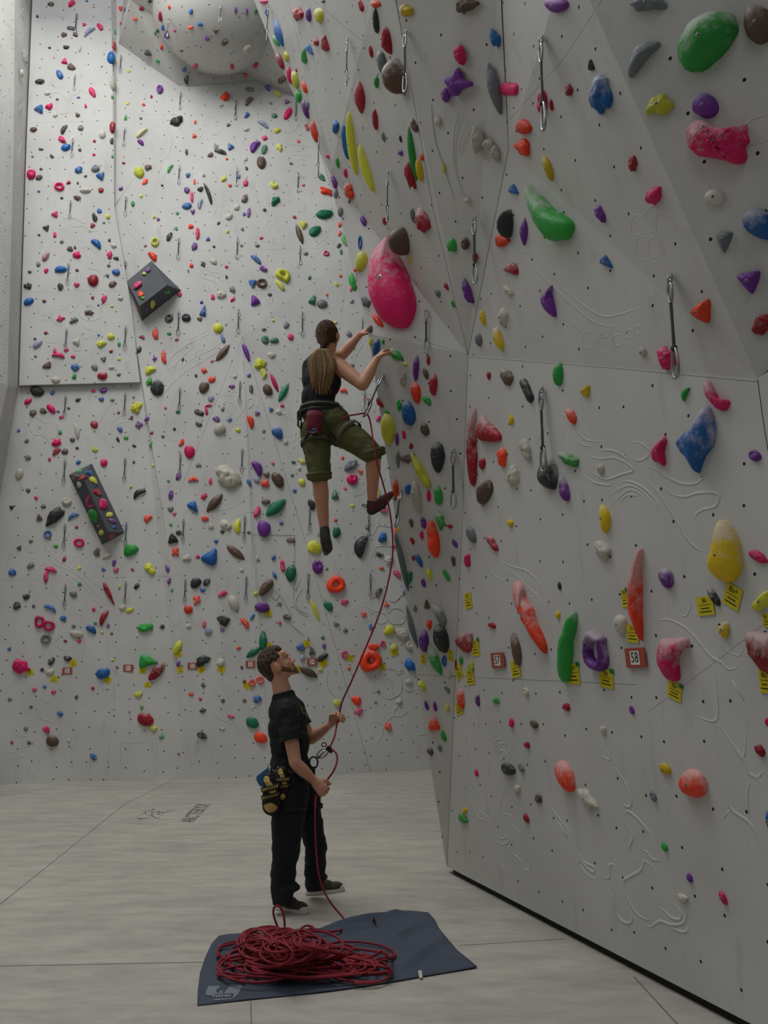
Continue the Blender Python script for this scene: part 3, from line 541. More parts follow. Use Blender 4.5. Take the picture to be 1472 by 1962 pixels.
HOLDS = """
@0 0 3.978
388 30 55 40 0 O n;545 25 75 44 60 R k;662 8 26 16 0 O b;716 55 18 12 0 C r;285 124 24 30 0 R d;540 213 62 36 -15 B d;487 263 52 40 15 R n
575 262 50 40 -30 R n;641 187 34 32 0 R k;680 238 115 42 40 K b*;763 202 72 38 -50 R k;503 358 52 38 0 R d;607 368 64 26 90 O w;378 364 24 20 0 O d
490 467 54 54 200 T k;541 509 62 62 0 R n;455 566 84 46 -60 O b;305 619 78 46 5 O d;362 708 48 38 0 O w;704 700 92 44 -60 O k;436 756 30 22 0 R n
598 743 32 22 0 C b;653 808 40 24 90 R k;775 507 14 16 0 O n;302 826 78 76 60 T b;375 811 58 54 0 R k;421 876 44 40 0 R w;591 875 40 40 0 R n
255 985 56 44 0 O n;486 985 88 44 60 K d;615 973 48 46 0 J s;474 1063 78 42 -45 R k;503 1120 80 58 25 O b;780 1020 72 54 90 O w;313 1137 42 22 0 R d
395 1190 46 28 -50 R n;609 1142 28 30 0 R n;720 1075 26 26 0 D r;716 1178 28 26 0 D k;248 1193 20 20 0 O t;238 1324 88 70 90 J k;298 1350 58 44 20 O n
313 1288 30 22 0 R n;599 1293 64 62 0 R b;727 1281 66 64 0 J s;770 1337 76 66 50 T b;652 1342 28 24 0 R n;593 1395 24 18 90 R d;453 1421 82 66 0 D k
523 1390 34 34 0 R r;295 1459 28 18 0 O b;650 1450 92 42 0 O w;769 1448 44 44 0 O r;878 245 46 18 90 R g;872 350 80 36 90 O r;848 435 108 64 90 O b
876 455 60 28 90 R y;866 640 120 50 90 O w;870 670 62 26 90 R r;860 745 50 24 90 R g;865 848 36 18 90 O b;858 965 100 46 90 O r;852 1075 54 28 90 R d
857 1192 36 18 90 R g;920 65 52 32 -90 T o;950 75 40 18 90 R p;921 176 28 18 90 R k;172 558 62 28 90 O w;205 475 24 20 0 R t;1142 12 34 30 0 R d
1077 64 46 40 0 R r;1034 145 50 26 0 B o;1289 54 34 24 90 R o;1220 130 86 34 90 O r;1455 90 46 34 90 R b;1238 215 50 34 90 R b;1205 232 28 26 0 R d
1184 250 46 24 90 R g;1268 272 66 42 90 R p;1331 237 26 20 0 R k;1230 360 46 26 -70 R o;1452 212 44 32 0 R o;1130 405 68 50 -25 R d;1384 391 28 20 0 J n
1203 465 40 38 0 S g;1402 532 40 38 0 R b;1422 608 72 42 90 K d;981 540 30 28 0 D y;1218 678 76 54 90 J p;1154 736 30 22 90 D r;972 787 28 28 0 D y
1095 797 28 26 0 R o;957 897 50 26 90 R g;1074 901 24 22 0 R d;1349 918 108 76 35 R d;1080 1010 118 44 40 K y*;1073 1082 62 38 -50 R p;942 1242 28 22 0 R r
1422 1158 54 28 90 R d;1060 1310 90 82 90 W y;1127 1275 58 50 40 R n;1105 1385 64 36 50 L o;1295 1283 82 32 60 K g;1432 1333 46 38 40 R b;1237 1413 24 20 0 R d
921 1438 42 30 25 R p
@340 0 3.978
171 187 46 34 0 R b;225 295 52 34 -50 O p;292 235 56 48 -90 T n;361 327 64 46 35 O n;445 75 50 26 90 O p;530 85 54 24 90 O p;600 85 34 28 90 R t;537 378 84 78 90 O w
139 508 48 40 90 R k;418 515 52 36 90 R k;591 500 60 58 -90 T k;517 575 50 40 -90 T o;798 612 76 44 40 B n;551 679 72 46 0 J s;368 733 76 66 50 R o;546 768 92 48 50 K n
690 668 56 46 90 R b;763 716 72 44 -40 K y;834 773 46 42 120 T p;711 785 32 24 -30 J s;844 860 112 50 65 O k;740 880 50 42 0 J t;529 875 58 36 70 R b;654 943 100 50 -35 K b*
521 984 54 36 0 R w;389 950 36 32 30 R n;330 800 48 26 0 O w;134 930 36 24 90 R o;127 1033 46 38 110 T o;760 993 62 44 0 R y;666 1050 46 40 0 R k;591 1112 112 68 50 K p
664 1135 80 44 70 O t;779 1122 66 52 90 R y;403 1115 64 52 120 T b;330 1155 100 46 -15 K d;295 1125 80 30 105 L s;253 1180 50 38 15 R n;377 1211 26 22 0 O o;519 1210 38 34 0 S w
641 1235 104 72 90 W n;867 1246 26 22 0 J d;527 1281 34 28 90 R t;923 1076 30 30 0 D o;199 1330 44 36 90 R w;353 1362 54 44 70 R y;468 1345 36 28 90 R b;521 1392 60 42 80 R k
738 1410 70 56 -50 J y;960 1410 30 22 0 R k;130 1385 56 20 90 L o;175 1440 52 42 40 R d;400 1412 34 28 0 O o;1100 1348 76 46 -60 R t;1135 1455 115 66 -25 S o
655 10 72 40 0 O k;678 92 64 42 90 R b;765 250 235 62 -68 L b;748 310 105 50 -55 L g;780 465 145 50 -62 O r;828 430 84 50 -70 R y;915 108 104 98 0 R r;997 113 115 56 95 O p
1075 118 120 92 -70 O y*;1110 10 36 24 0 R d;1398 45 105 44 -68 R r;965 435 130 54 90 T g;1003 378 108 50 -50 T b;1055 320 66 52 90 R r;1123 335 145 76 100 T r;905 535 34 20 -70 O r
852 575 140 46 100 O k;895 608 145 64 -72 O y;968 668 100 44 -68 O o;920 735 98 68 90 O g;990 798 66 34 -75 O s;973 830 155 48 -70 O p;990 970 60 34 -75 O r;1042 1005 182 56 -70 O o
1385 745 250 100 90 L r;1462 395 80 38 -80 O r;1205 968 112 72 90 R b;1280 1090 290 54 -82 O b;1325 1095 490 72 -86 O y;1435 1290 390 56 -70 O y;1220 1240 86 34 -85 R g
1280 1320 78 38 90 O k;1192 1375 112 44 -75 O p;1143 1190 42 30 -50 R k;1300 1440 100 82 -70 R o*
@0 350 3.978
590 115 56 44 0 R n;471 116 24 22 0 J d;418 240 60 54 180 T k;354 345 58 52 -70 T d;298 398 26 20 0 R d;418 396 44 26 90 B k;471 449 34 32 0 R s;533 503 52 42 -20 R n
572 496 24 22 0 R d;585 549 62 60 0 R k;348 559 86 48 52 O r*;292 620 42 36 60 R s;226 680 32 26 20 R n;352 669 44 38 90 R k;463 658 98 58 0 W b;587 666 32 26 20 R n
213 787 66 54 -25 R d;460 792 56 48 90 O d;584 776 46 44 0 R k;711 741 96 86 90 O r;218 903 86 56 35 O b;337 902 34 26 -20 R n;720 262 78 38 -70 R d;757 215 42 40 0 D b
824 257 46 36 90 R y;706 325 42 40 0 R r;793 305 22 22 0 R t;735 462 100 62 -40 K b;834 438 30 24 -60 R d;866 480 50 36 -35 R w;836 550 60 46 90 R k;885 576 50 30 -15 R d
829 632 28 24 0 J d;885 680 66 54 0 O b;818 706 36 28 -30 R s;858 771 70 44 30 O n;1012 159 52 32 -80 R g;1075 101 34 28 90 R y;1175 260 32 28 90 R y;1206 279 30 28 0 R p
1108 481 26 24 0 R r;1182 452 70 66 90 D y;1290 410 78 38 65 O d;1163 560 94 56 -50 K o;1352 232 30 28 0 R g;1343 347 38 28 90 R g;1425 175 78 56 20 O b;1425 55 54 46 90 O p
1463 110 90 26 90 O k;1455 333 44 42 0 R o;1460 630 44 32 90 R o;1435 669 20 18 0 R s;707 876 28 28 0 R r;793 884 68 42 80 R k;917 881 46 34 -20 R w;751 933 20 20 0 R d
852 942 26 24 0 R y;678 988 78 46 0 R n;461 1036 70 54 20 S k;563 1048 80 42 30 R s;348 1144 30 26 0 R r;267 1190 26 20 0 R d;285 1230 90 46 40 O b*;270 1323 26 22 0 R s
587 1212 64 58 60 T w;752 1163 22 20 0 R b;845 1171 62 52 -20 O y;773 1226 74 56 0 R y;908 1229 44 28 90 O g;847 1286 34 26 0 R r;907 1344 30 28 0 D y;445 1315 105 54 -10 C k
505 1275 40 30 30 R k;418 1280 50 26 80 R k;556 1324 36 36 0 R k;790 1344 52 46 -80 T s;360 1390 70 50 20 R n;573 1408 70 56 -30 R b;721 1405 60 46 -50 R s;850 1408 46 32 0 R w
1288 1033 68 66 0 J d;1420 1026 70 68 0 J d;1188 1152 86 60 90 K o;1290 1150 36 28 0 R g;1083 1179 50 38 -30 C r;1062 1270 58 34 75 O d;1347 1195 34 24 15 R r;1229 1217 24 18 90 R w
1250 1328 116 44 98 K o;1178 1342 54 34 90 S p;1394 1348 36 20 80 R d;1145 1428 92 72 30 K y;1368 852 48 36 0 R k
@340 350 3.978
172 158 86 42 72 K b*;117 223 44 36 -90 T p;154 385 100 34 92 O k;131 484 66 46 90 R p;234 427 42 34 90 T b;516 120 70 48 70 R n;452 186 54 48 90 R w;393 256 68 50 30 O w;313 308 32 24 60 R d
508 238 36 28 110 T b;544 226 80 28 84 O p;749 135 88 60 50 R t;664 207 34 28 0 O d;383 371 32 26 90 R y;496 355 28 28 0 R s;639 422 30 26 0 R k;611 480 40 26 0 R n;489 478 26 24 0 J s
279 487 24 22 0 J d;893 262 36 28 -15 O r;957 316 78 60 140 T y;932 390 172 42 -72 L n;1123 237 136 74 12 W t;1050 365 108 72 40 W t;196 620 56 44 120 S d;278 600 56 46 0 R w;373 640 28 28 0 R k
375 718 36 20 -70 R d;335 852 84 66 0 R w;419 812 58 50 -40 R s;422 887 50 32 45 R k;270 871 48 36 90 R k;185 910 32 26 20 R p;198 978 105 52 78 T b;170 1038 46 36 -30 R n;370 1075 34 22 90 R w
601 584 102 46 -42 K b;656 655 72 44 -30 J p;574 766 78 62 -90 T b;645 765 84 74 -20 D n;785 780 105 42 -50 O y;704 852 36 28 -20 R n;590 895 96 76 110 T p;730 1048 26 26 0 J y
660 1118 40 30 0 R n;829 1083 54 50 90 R s;863 1173 56 50 -60 O k;670 1196 66 62 90 W t;740 1200 72 48 0 O t;719 1312 60 50 0 R w;309 1105 80 76 0 O y;347 1190 70 30 105 O b
345 1295 168 50 50 L n;525 1288 152 36 -72 O p;630 1380 98 88 0 R y;658 1450 60 34 90 R y;265 1360 28 26 0 R k;202 1428 50 44 0 R o;1007 722 36 32 90 R t;1243 709 30 28 0 D o
1215 775 48 28 -65 R y;1139 853 26 26 0 D o;1033 890 96 56 70 T t;1105 920 84 68 0 O s;1232 478 46 30 50 R d;1248 525 46 24 90 R t;1134 538 52 40 0 D k;978 538 38 34 0 R s
1237 318 44 34 90 R o;1238 385 46 32 90 R o;1331 903 42 28 45 R s;1307 1150 54 44 -50 O s;1330 1390 40 36 0 O s;1345 1255 34 24 90 R y;1208 1065 34 24 0 R y;235 80 190 34 -70 K d
@600 350 3.774
410 1060 60 46 90 R n;155 12 60 38 -70 O p;163 78 74 32 -85 O s;195 208 78 44 -80 O s;257 70 120 78 -72 R o*;262 135 32 18 90 R p;362 275 84 42 -62 O p;515 278 62 40 -80 R r;225 410 115 34 -72 L g
340 433 106 28 92 D b;345 565 158 92 88 O y;308 630 34 32 0 R o;290 715 145 56 -78 L g;275 765 52 20 90 R k;378 858 90 62 -65 R s;465 995 135 42 -50 L o;415 1155 60 36 90 R y
455 1195 150 62 80 O b;505 1150 42 28 90 R g;595 1240 120 72 -25 R g*;668 1312 42 34 0 R y;742 1340 192 54 87 O p;833 1285 72 30 90 O r;813 1382 84 40 -70 O n
622 425 215 124 -80 H n;700 555 78 32 -80 L y;785 275 190 125 -68 R r*;722 240 120 44 -75 O s;1112 130 52 44 0 R w;1000 455 108 78 90 R g;1095 445 90 66 90 J n;1168 545 74 44 90 R r
1392 300 212 92 90 H d;1360 420 122 100 -20 R o;1430 625 120 100 -20 K r*;1110 790 202 72 -65 R p;1410 780 100 66 -35 R w;1370 970 140 92 90 R w;1225 975 122 48 -75 O Y;1335 1125 185 80 -65 O Y*
1195 1135 98 68 -80 O s;900 800 64 50 90 R s;962 752 60 36 -60 R r;1012 878 60 36 -70 R g;1270 1395 62 38 90 R r;1395 1400 145 100 -70 R n*
@700 0 3.774
70 30 80 60 0 R o;75 155 190 54 -86 O d;150 300 215 105 -78 R r;40 375 88 36 -80 O r;120 460 205 86 -75 O s;212 560 270 140 -78 H n*;80 592 100 48 -88 R g;70 865 156 48 -87 O r
130 992 70 34 -80 O s;254 1005 56 24 -75 O d;253 1105 46 44 0 R p;352 910 115 54 -62 R n;335 1110 412 62 -83 L g;322 1275 212 82 -68 R r;390 1230 175 58 -80 O Y;408 1140 50 38 -80 R o
290 75 110 88 -20 R Y*;720 35 185 115 0 R n;1375 35 190 120 0 O p;933 280 145 78 -62 R b;678 395 158 90 -70 W k;650 600 225 190 -25 S p;578 690 108 76 90 O p;925 640 395 88 -74 L s
1035 645 150 95 0 B k;520 880 70 54 90 O w;565 1220 80 30 -85 R y;800 1010 200 105 95 R w;880 1040 85 70 0 O w;935 1110 120 80 -70 R w;1140 920 138 112 0 O o;1137 1065 138 128 0 R o
1275 740 185 98 90 J k;1345 760 90 34 -80 O r;1320 1215 205 70 -65 K Y;1070 1375 98 70 -35 T b
@1082 0 3.774
600 20 280 130 8 R s;1400 170 300 240 -60 O n;190 475 95 58 100 T d;250 680 272 205 95 R b*;30 650 86 74 90 R r;683 755 216 150 20 R y;1013 763 198 188 0 O p;490 1185 120 88 -80 R r
640 1415 155 130 20 R k;1085 1425 160 120 -10 O w
@900 370 3.774
940 150 148 82 -62 R p;985 500 132 70 -38 T b;390 280 204 74 88 L p;637 1310 180 100 88 O g;838 1430 96 84 60 T Y;1250 1150 82 64 -60 O w
@1082 370 3.774
1150 340 180 128 -90 T s;1410 230 290 200 -45 P b*;1335 635 185 175 -80 T p;1430 945 175 150 35 R r;990 850 195 165 60 T o;735 1195 180 160 100 R k
@640 700 3.774
500 100 108 52 88 R w;717 140 160 70 90 O r;588 195 162 78 -78 O o;672 255 82 52 -50 R g;328 272 84 36 -55 R r;470 290 84 42 90 R g;535 350 190 110 -85 O b;380 340 42 34 0 R g
322 382 48 38 30 R k;385 460 222 122 -85 O y;455 535 96 34 92 O p;505 500 66 32 92 R k;557 585 48 34 90 R r;655 465 102 66 -72 O n;745 660 232 118 -84 O d;460 680 130 38 90 O s
515 670 90 72 -30 R n*;625 770 330 66 -62 R y;445 900 162 54 -85 O o;435 965 30 28 0 R g;532 895 82 50 90 R b;595 950 255 82 -82 W w;684 945 90 38 90 O k;752 938 162 74 -80 R g
765 1115 152 68 -80 R g*;557 1140 66 36 -80 R n;645 1140 88 48 -80 O p;712 1260 282 116 -82 J o;633 1230 70 34 90 R k;838 1165 46 34 0 R r;566 1270 58 34 -70 R r;873 1290 76 34 -58 L p
612 1410 112 42 -65 R b;572 1395 46 28 90 R r;862 1415 82 38 -85 R n;963 1410 100 64 90 R k;448 1195 58 34 -85 O o;470 1185 40 24 90 O y;490 1420 440 52 -76 C s;435 1310 32 28 0 R k
1070 710 88 64 88 O r;1085 915 195 122 62 W n;1213 660 145 92 -80 R o;1290 800 150 115 60 R w;1380 610 180 88 -58 R w;1280 395 78 50 90 R Y;1275 1140 66 50 -70 R Y;990 1225 135 72 -58 O s
1140 1280 155 56 -48 R r*;1390 180 195 62 -62 B d;72 183 62 48 -15 C o;248 243 24 22 0 D k;45 298 46 30 0 R t;62 668 28 28 0 D o;125 720 118 62 35 J s;190 768 46 36 150 T o
135 822 84 82 0 J k;83 892 28 26 0 D o;135 1013 32 28 0 J y;358 1038 62 58 0 D k;13 1118 30 28 0 D o;20 1205 86 62 90 W t;200 1305 168 100 75 K d;355 1243 80 62 60 R b;330 1368 60 32 -30 R d
400 1405 70 58 60 R w;345 1470 34 28 0 R o;318 905 90 30 -70 R y;240 1165 40 36 0 J s;10 935 85 56 90 T t
@340 700 3.978
142 78 30 24 90 R d;262 108 66 50 20 R o;202 165 96 78 55 O n;254 248 56 50 90 O b*;438 85 34 30 0 R w;545 76 32 30 0 R b;415 160 50 30 0 R p;563 178 70 32 -82 W d;658 60 90 46 -80 R y
740 130 168 34 -68 L k;810 205 170 46 62 L t;690 185 98 72 -60 O n;240 305 66 24 10 R k;220 345 76 26 100 R k;165 358 78 40 -22 B d;162 447 60 38 -25 R n;345 332 38 30 90 R s
298 408 56 48 0 R p;400 414 38 32 0 R b;322 482 96 92 0 O w;558 425 106 54 -72 K o;463 494 42 38 0 R y;610 364 46 34 0 T p;713 336 44 38 120 T b;800 305 36 32 0 R k;774 354 50 44 0 R w
659 501 28 26 0 D t;767 510 112 80 -62 P b*;828 584 44 36 90 R w;34 585 58 38 80 R o;92 655 106 84 90 W k;162 760 46 42 0 C s;385 845 218 160 -38 R w;120 870 84 50 5 C o;252 885 64 28 90 L k
610 780 132 78 -60 K p;730 748 28 26 0 R k;682 832 52 44 0 R n;768 870 132 86 -55 O n;670 898 68 64 0 R o;548 893 62 32 -70 R b;605 872 68 38 -35 L b*;202 998 58 48 30 R k
285 1045 188 70 48 L n;675 1038 70 40 0 O n;755 1080 200 88 38 L t;123 1075 115 74 -55 T b;208 1168 62 42 -20 R o;610 1115 92 44 65 O k;255 1225 54 42 -70 R w;370 1215 94 84 0 R w
343 1268 36 34 0 R d;461 1225 120 62 90 K y;663 1240 132 104 90 O p;792 1200 34 32 0 R b;545 1273 34 28 0 R d;867 1330 68 38 0 B n;297 1340 44 30 30 T b;445 1425 180 62 -38 L n
885 738 36 26 0 R t;955 733 58 42 0 R y;929 783 42 32 90 R w;876 838 30 26 0 D t;950 890 62 54 -50 O y;893 955 38 34 0 O b;1025 1060 88 56 -70 O d;1208 1178 30 28 0 D o;1045 1385 112 100 -40 W y
10 1275 50 40 0 O d
@0 700 3.978
782 75 82 66 0 O r*;906 69 38 28 -10 R n;567 84 54 36 80 R g;425 110 68 52 0 O w;280 195 114 80 -12 W d;400 208 42 30 25 R b;213 272 70 44 42 O k;711 194 36 28 0 D k;788 188 62 44 20 J p
773 257 44 38 0 R b;593 262 44 34 0 R d;855 264 38 30 0 R g;250 360 58 54 60 R n;329 346 58 48 0 R n;390 328 94 48 -50 O k;443 351 28 22 0 R b;467 394 40 30 0 R k;523 325 28 26 0 R n
1138 125 70 44 80 R g;1200 170 122 108 -80 W d;1019 244 20 20 0 R s;1040 318 98 82 60 R y;905 358 26 24 0 R r;1003 398 38 30 60 R n;1262 323 26 22 90 R o;1357 352 38 34 0 R t
1057 452 66 62 0 S p;1123 407 60 50 30 S p;718 449 64 56 -20 O r;141 498 28 26 0 R b;458 510 38 34 0 R g;585 500 125 40 -82 K w;552 567 46 36 -30 R n;913 489 54 40 -45 K b
962 552 40 32 -20 R g;899 564 44 24 -65 R d;1157 513 34 28 50 R r;1242 543 28 24 0 R d;1330 485 26 26 0 J d;1153 600 56 32 70 R g;1385 587 62 38 70 R o;1024 614 38 22 -35 R d
588 629 30 26 0 R d;205 574 40 36 0 R s;430 587 86 58 25 R k;430 655 84 40 35 R r;495 655 56 46 30 O n;722 641 46 40 0 R y;213 702 46 42 0 R s;378 716 38 26 90 S k;596 738 42 36 0 R b
792 741 64 58 90 O k;1021 738 26 24 0 J d;1169 762 26 24 0 J y;1360 845 56 44 50 R p;147 826 88 62 80 O w;1284 882 26 22 0 R g;1000 925 28 26 0 R y;1303 987 82 38 80 O p
1058 975 118 64 35 C d;214 952 40 32 -20 R n;275 1011 38 28 -60 R k;330 1073 46 34 0 R n;88 1083 40 38 -90 T d;507 1040 80 60 0 J w;298 1160 62 52 100 T n;417 1150 192 92 48 R d
557 1148 90 46 25 C b;584 1233 30 28 0 R r;363 1287 66 64 0 D b;1301 1095 46 44 0 R s;1328 1134 28 28 0 R k;1302 1212 32 28 0 R g;1126 1168 76 60 50 K o;1316 1320 94 84 100 T d
1337 1420 66 56 90 S o;603 1350 86 70 0 D k;424 1378 40 34 0 R g;235 1340 34 28 0 R s;148 1390 46 38 60 T n;995 1410 118 108 30 K g;739 1423 68 54 80 R n;820 1450 74 38 20 R w
@0 1050 3.978
93 184 62 56 0 O b;233 133 70 42 30 R s;390 165 100 44 -15 K k;352 215 102 42 75 R k;491 82 56 28 65 R r;606 151 32 28 0 J y;869 112 56 32 65 R p;789 164 36 26 0 R b;885 168 46 40 0 R k
1009 165 36 18 -40 R r;1140 157 98 70 -35 R y;1277 158 68 32 -68 R p;1290 250 54 34 80 R p;1312 322 28 28 0 R g;1425 75 68 52 0 R w;825 335 214 34 -62 R r;607 274 40 34 -30 R g
911 292 26 24 0 J y;1041 290 50 40 70 R d;560 350 66 54 0 R s;200 370 62 48 0 R d;127 440 64 56 0 R d;256 443 32 26 90 R d;383 458 108 46 -25 C b;482 536 54 42 0 O b;300 560 98 82 90 D k
370 590 102 82 0 D k;350 690 84 74 0 D s;561 595 36 28 0 R s;583 655 108 54 -5 W w;714 466 40 28 90 O k;790 530 136 52 65 K r;728 573 32 26 0 R g;824 593 38 28 90 O p;695 620 94 62 -30 K b
778 641 28 26 0 R y;851 652 26 24 0 R r;498 708 34 22 0 R r;603 708 36 32 0 R k;935 455 62 42 0 R w;985 475 80 34 25 L y;1104 605 128 66 12 J g;1236 600 42 36 0 R d;1044 672 30 20 90 R w
72 769 36 28 0 R b;1436 468 70 66 0 O o;1438 597 40 36 0 R w;1355 755 125 58 60 L y;1360 880 48 38 90 R p;155 900 150 110 -40 R k;392 862 70 48 35 R d;515 842 66 46 -25 R d
320 928 34 28 0 R d;385 945 66 56 0 R w;785 955 116 82 30 O b;859 853 30 24 0 R y;893 910 24 22 0 R p;1195 940 182 74 50 W r*;1055 1117 62 50 0 R y;263 1080 38 34 0 R k
341 1056 36 28 -20 R b;409 1097 42 36 0 R k;708 1068 30 28 0 J r;818 1070 28 22 0 R w;75 1152 36 30 0 R s;235 1211 28 24 0 R d;583 1138 30 28 0 J d;458 1265 54 36 -25 R b
1080 1216 38 30 -90 T g;873 1225 18 14 90 R w;985 1250 20 14 90 R s;1105 1308 130 100 -15 W r;1170 1378 62 46 -15 R y;1231 1438 46 34 20 R g;198 1378 38 36 0 R s;354 1384 62 58 0 R k;1455 1112 34 24 0 R r
@0 1380 3.68
368 147 92 86 0 W n;84 157 24 24 0 R r;203 158 28 28 0 J d;486 143 30 24 90 R w;658 257 60 40 -25 R b;1425 108 80 46 -25 O d;1260 236 24 20 90 R r
@340 1050 3.978
155 67 36 30 0 R k;610 75 46 34 80 S w;735 71 46 32 60 R b;804 135 88 34 -82 B k;742 205 64 28 -62 L b;870 190 132 82 80 O t;492 168 36 32 0 R w;1072 142 112 84 90 J p
1141 158 28 24 90 R t;1210 278 142 136 0 D o;140 265 92 78 30 W d;222 258 68 50 45 J d;193 320 46 36 0 R b;150 395 86 70 60 S o;345 350 88 38 28 R k;428 415 122 78 -65 O w
680 298 156 74 48 W n;650 452 120 78 0 O p;598 345 38 36 0 R y;573 525 70 26 60 L b;516 573 98 52 -50 K o;353 552 100 84 -10 R d;343 622 48 40 -40 S p;204 582 58 34 88 O k
237 635 62 60 0 R b*;780 422 34 28 0 R t;836 525 70 38 -18 J n;781 570 28 26 0 R k;1050 470 192 34 -68 L y;1153 440 90 62 -45 O t;1276 412 62 46 0 R k;1213 580 58 36 -10 T d
1422 506 50 44 0 S o;1282 628 38 34 0 R d;655 715 176 62 88 L t;580 795 134 54 35 L t;466 762 46 26 0 R o;640 850 76 46 90 O k;942 755 66 60 0 R b;955 835 60 42 90 R b*
1028 787 64 52 100 T d;1110 832 98 46 35 W d;1120 750 50 32 -90 T p;1111 683 34 26 90 D t;1092 926 38 32 0 R y;1000 945 168 60 -27 L n;190 860 130 74 32 R d;330 872 68 58 0 R w
198 1045 44 34 -70 R d;105 1114 40 32 0 R o;175 1152 30 28 0 R k;347 1165 32 30 0 J d;98 1237 26 18 90 R w;194 1240 56 30 10 R d;407 1285 64 26 -10 R k;347 1380 36 28 0 R w
572 1330 108 86 -42 O t;635 1445 110 84 -20 O o;511 1163 32 30 0 R n;570 1217 26 18 90 J w;609 1150 72 60 0 O b;511 1018 36 30 90 R n;570 1028 58 56 0 D o;630 1005 62 58 0 D o
491 910 32 26 90 R d;1275 810 62 54 90 D k;1308 918 30 28 0 R o;1368 1162 84 72 -10 R o;1385 1247 64 56 10 R k;1220 1180 60 58 0 O y;1044 1197 24 18 90 J w
@640 1070 3.774
345 70 38 26 -15 O o;380 335 38 30 0 R o;268 495 52 36 -60 R b;325 245 80 44 55 K d;403 517 88 70 25 W y;495 545 105 96 0 R w;548 630 76 60 -60 J w;437 640 60 50 90 R y
355 617 46 44 0 D k;265 740 165 160 0 D o;290 640 92 56 0 R o;555 770 100 72 -70 R b;543 892 56 42 0 R w;323 960 30 26 90 T d;302 1040 24 20 0 J s;474 1033 48 42 0 R w
396 1215 68 58 -50 R o;510 240 50 26 80 R b;460 110 74 42 -50 R k;545 130 96 50 80 R t;645 178 68 38 -80 O p;690 115 94 44 -72 R y*;812 125 92 34 -58 B g;670 335 82 44 95 T n
587 365 50 34 -80 R s;760 410 195 88 -58 K s*;770 580 215 125 -80 O d;647 600 170 80 85 O p;560 500 325 56 -76 L s;688 480 76 46 -85 R o;722 730 250 84 -66 L g*;798 742 80 36 88 D b
832 845 62 36 80 R w;918 738 62 44 88 R g;637 920 92 48 -68 R y;818 950 62 34 -50 K s;668 1065 76 32 -72 O p;730 1072 76 30 -82 O p;820 1085 60 36 -80 R y;718 1195 138 90 95 T o*
790 1285 84 42 -80 R g;695 1400 66 46 -60 R n;766 1375 52 36 -70 J s;882 770 85 20 92 O r;990 780 115 52 80 R y*;1140 485 76 42 -15 R r*;1315 660 255 88 -76 K n;915 1010 165 72 95 W o*
1037 1020 108 46 92 R p*;1172 1030 56 50 0 R g;1388 965 72 50 -60 J w;1282 1190 70 50 90 J k;1445 1200 80 54 -38 O n;1393 1350 52 48 -30 R r
@860 1070 3.774
800 200 62 36 -80 O d;788 410 58 48 90 R Y;1237 475 150 118 90 O w;848 1075 70 62 -30 R r;1323 1098 68 44 -55 J p;1115 1240 70 60 -30 R w
@1082 740 3.774
870 55 115 64 60 K g;260 600 82 64 -75 O w;1372 503 108 80 -30 J p;1395 1232 165 70 -32 W k;730 1385 162 118 -62 O p*
@860 740 3.774
880 215 138 76 -55 K o*;865 530 192 82 -25 R g*;830 745 205 88 -65 J p*;1125 955 215 108 -78 K Y;1105 1185 175 115 -38 R w
@1082 1070 3.774
1075 275 175 58 -52 O d*;1150 515 128 104 -70 R Y*;1425 310 195 100 55 R y;1410 1390 105 74 -40 R r;1462 1180 62 34 90 R k
@800 1400 3.68
1035 320 250 145 -65 O o*;635 272 122 86 -28 O d;730 263 70 44 -50 J s;770 102 54 46 -20 R r;415 298 56 36 -82 O k;700 410 66 58 0 R w;852 480 72 58 90 R n
765 618 76 48 -52 R r;318 620 84 56 -50 R g;332 562 44 38 0 R Y;1195 480 205 96 -48 S w
@1072 1400 3.68
935 375 222 212 0 O o*;742 270 104 78 -40 O Y;660 465 88 52 -58 J s;740 820 80 48 -58 O g;917 1040 74 50 -60 O p;1153 1180 114 58 -62 O k;870 1180 94 58 -38 R w;1478 640 150 50 -85 O b
@0 700 3.978
683 820 62 46 -25 K b;712 875 78 52 -20 R y;724 918 22 20 0 R b;747 965 80 48 -22 O r;668 1030 90 30 75 K k;690 1075 60 26 10 R k;792 1055 86 72 90 O k;706 1145 116 74 -60 W g
838 1137 58 44 0 J y;858 1183 76 32 -28 R p;876 1232 38 26 0 R b;770 1275 50 42 90 R y;750 1225 36 28 0 R n;853 1300 58 50 0 R r;635 855 74 36 20 K r;600 910 58 38 -60 R w
605 805 54 26 20 R g;575 860 56 44 0 R n
@0 350 3.978
1128 660 48 34 40 R p;1097 690 30 26 0 R y;1046 776 82 42 45 O k;1070 845 48 46 0 R o;1087 877 40 24 0 R g;1275 835 48 40 0 R g;1236 873 46 42 0 T p;1163 928 84 44 75 O y;1198 905 44 34 90 R y
1122 962 40 34 0 R p;1046 945 32 20 -70 R r
"""
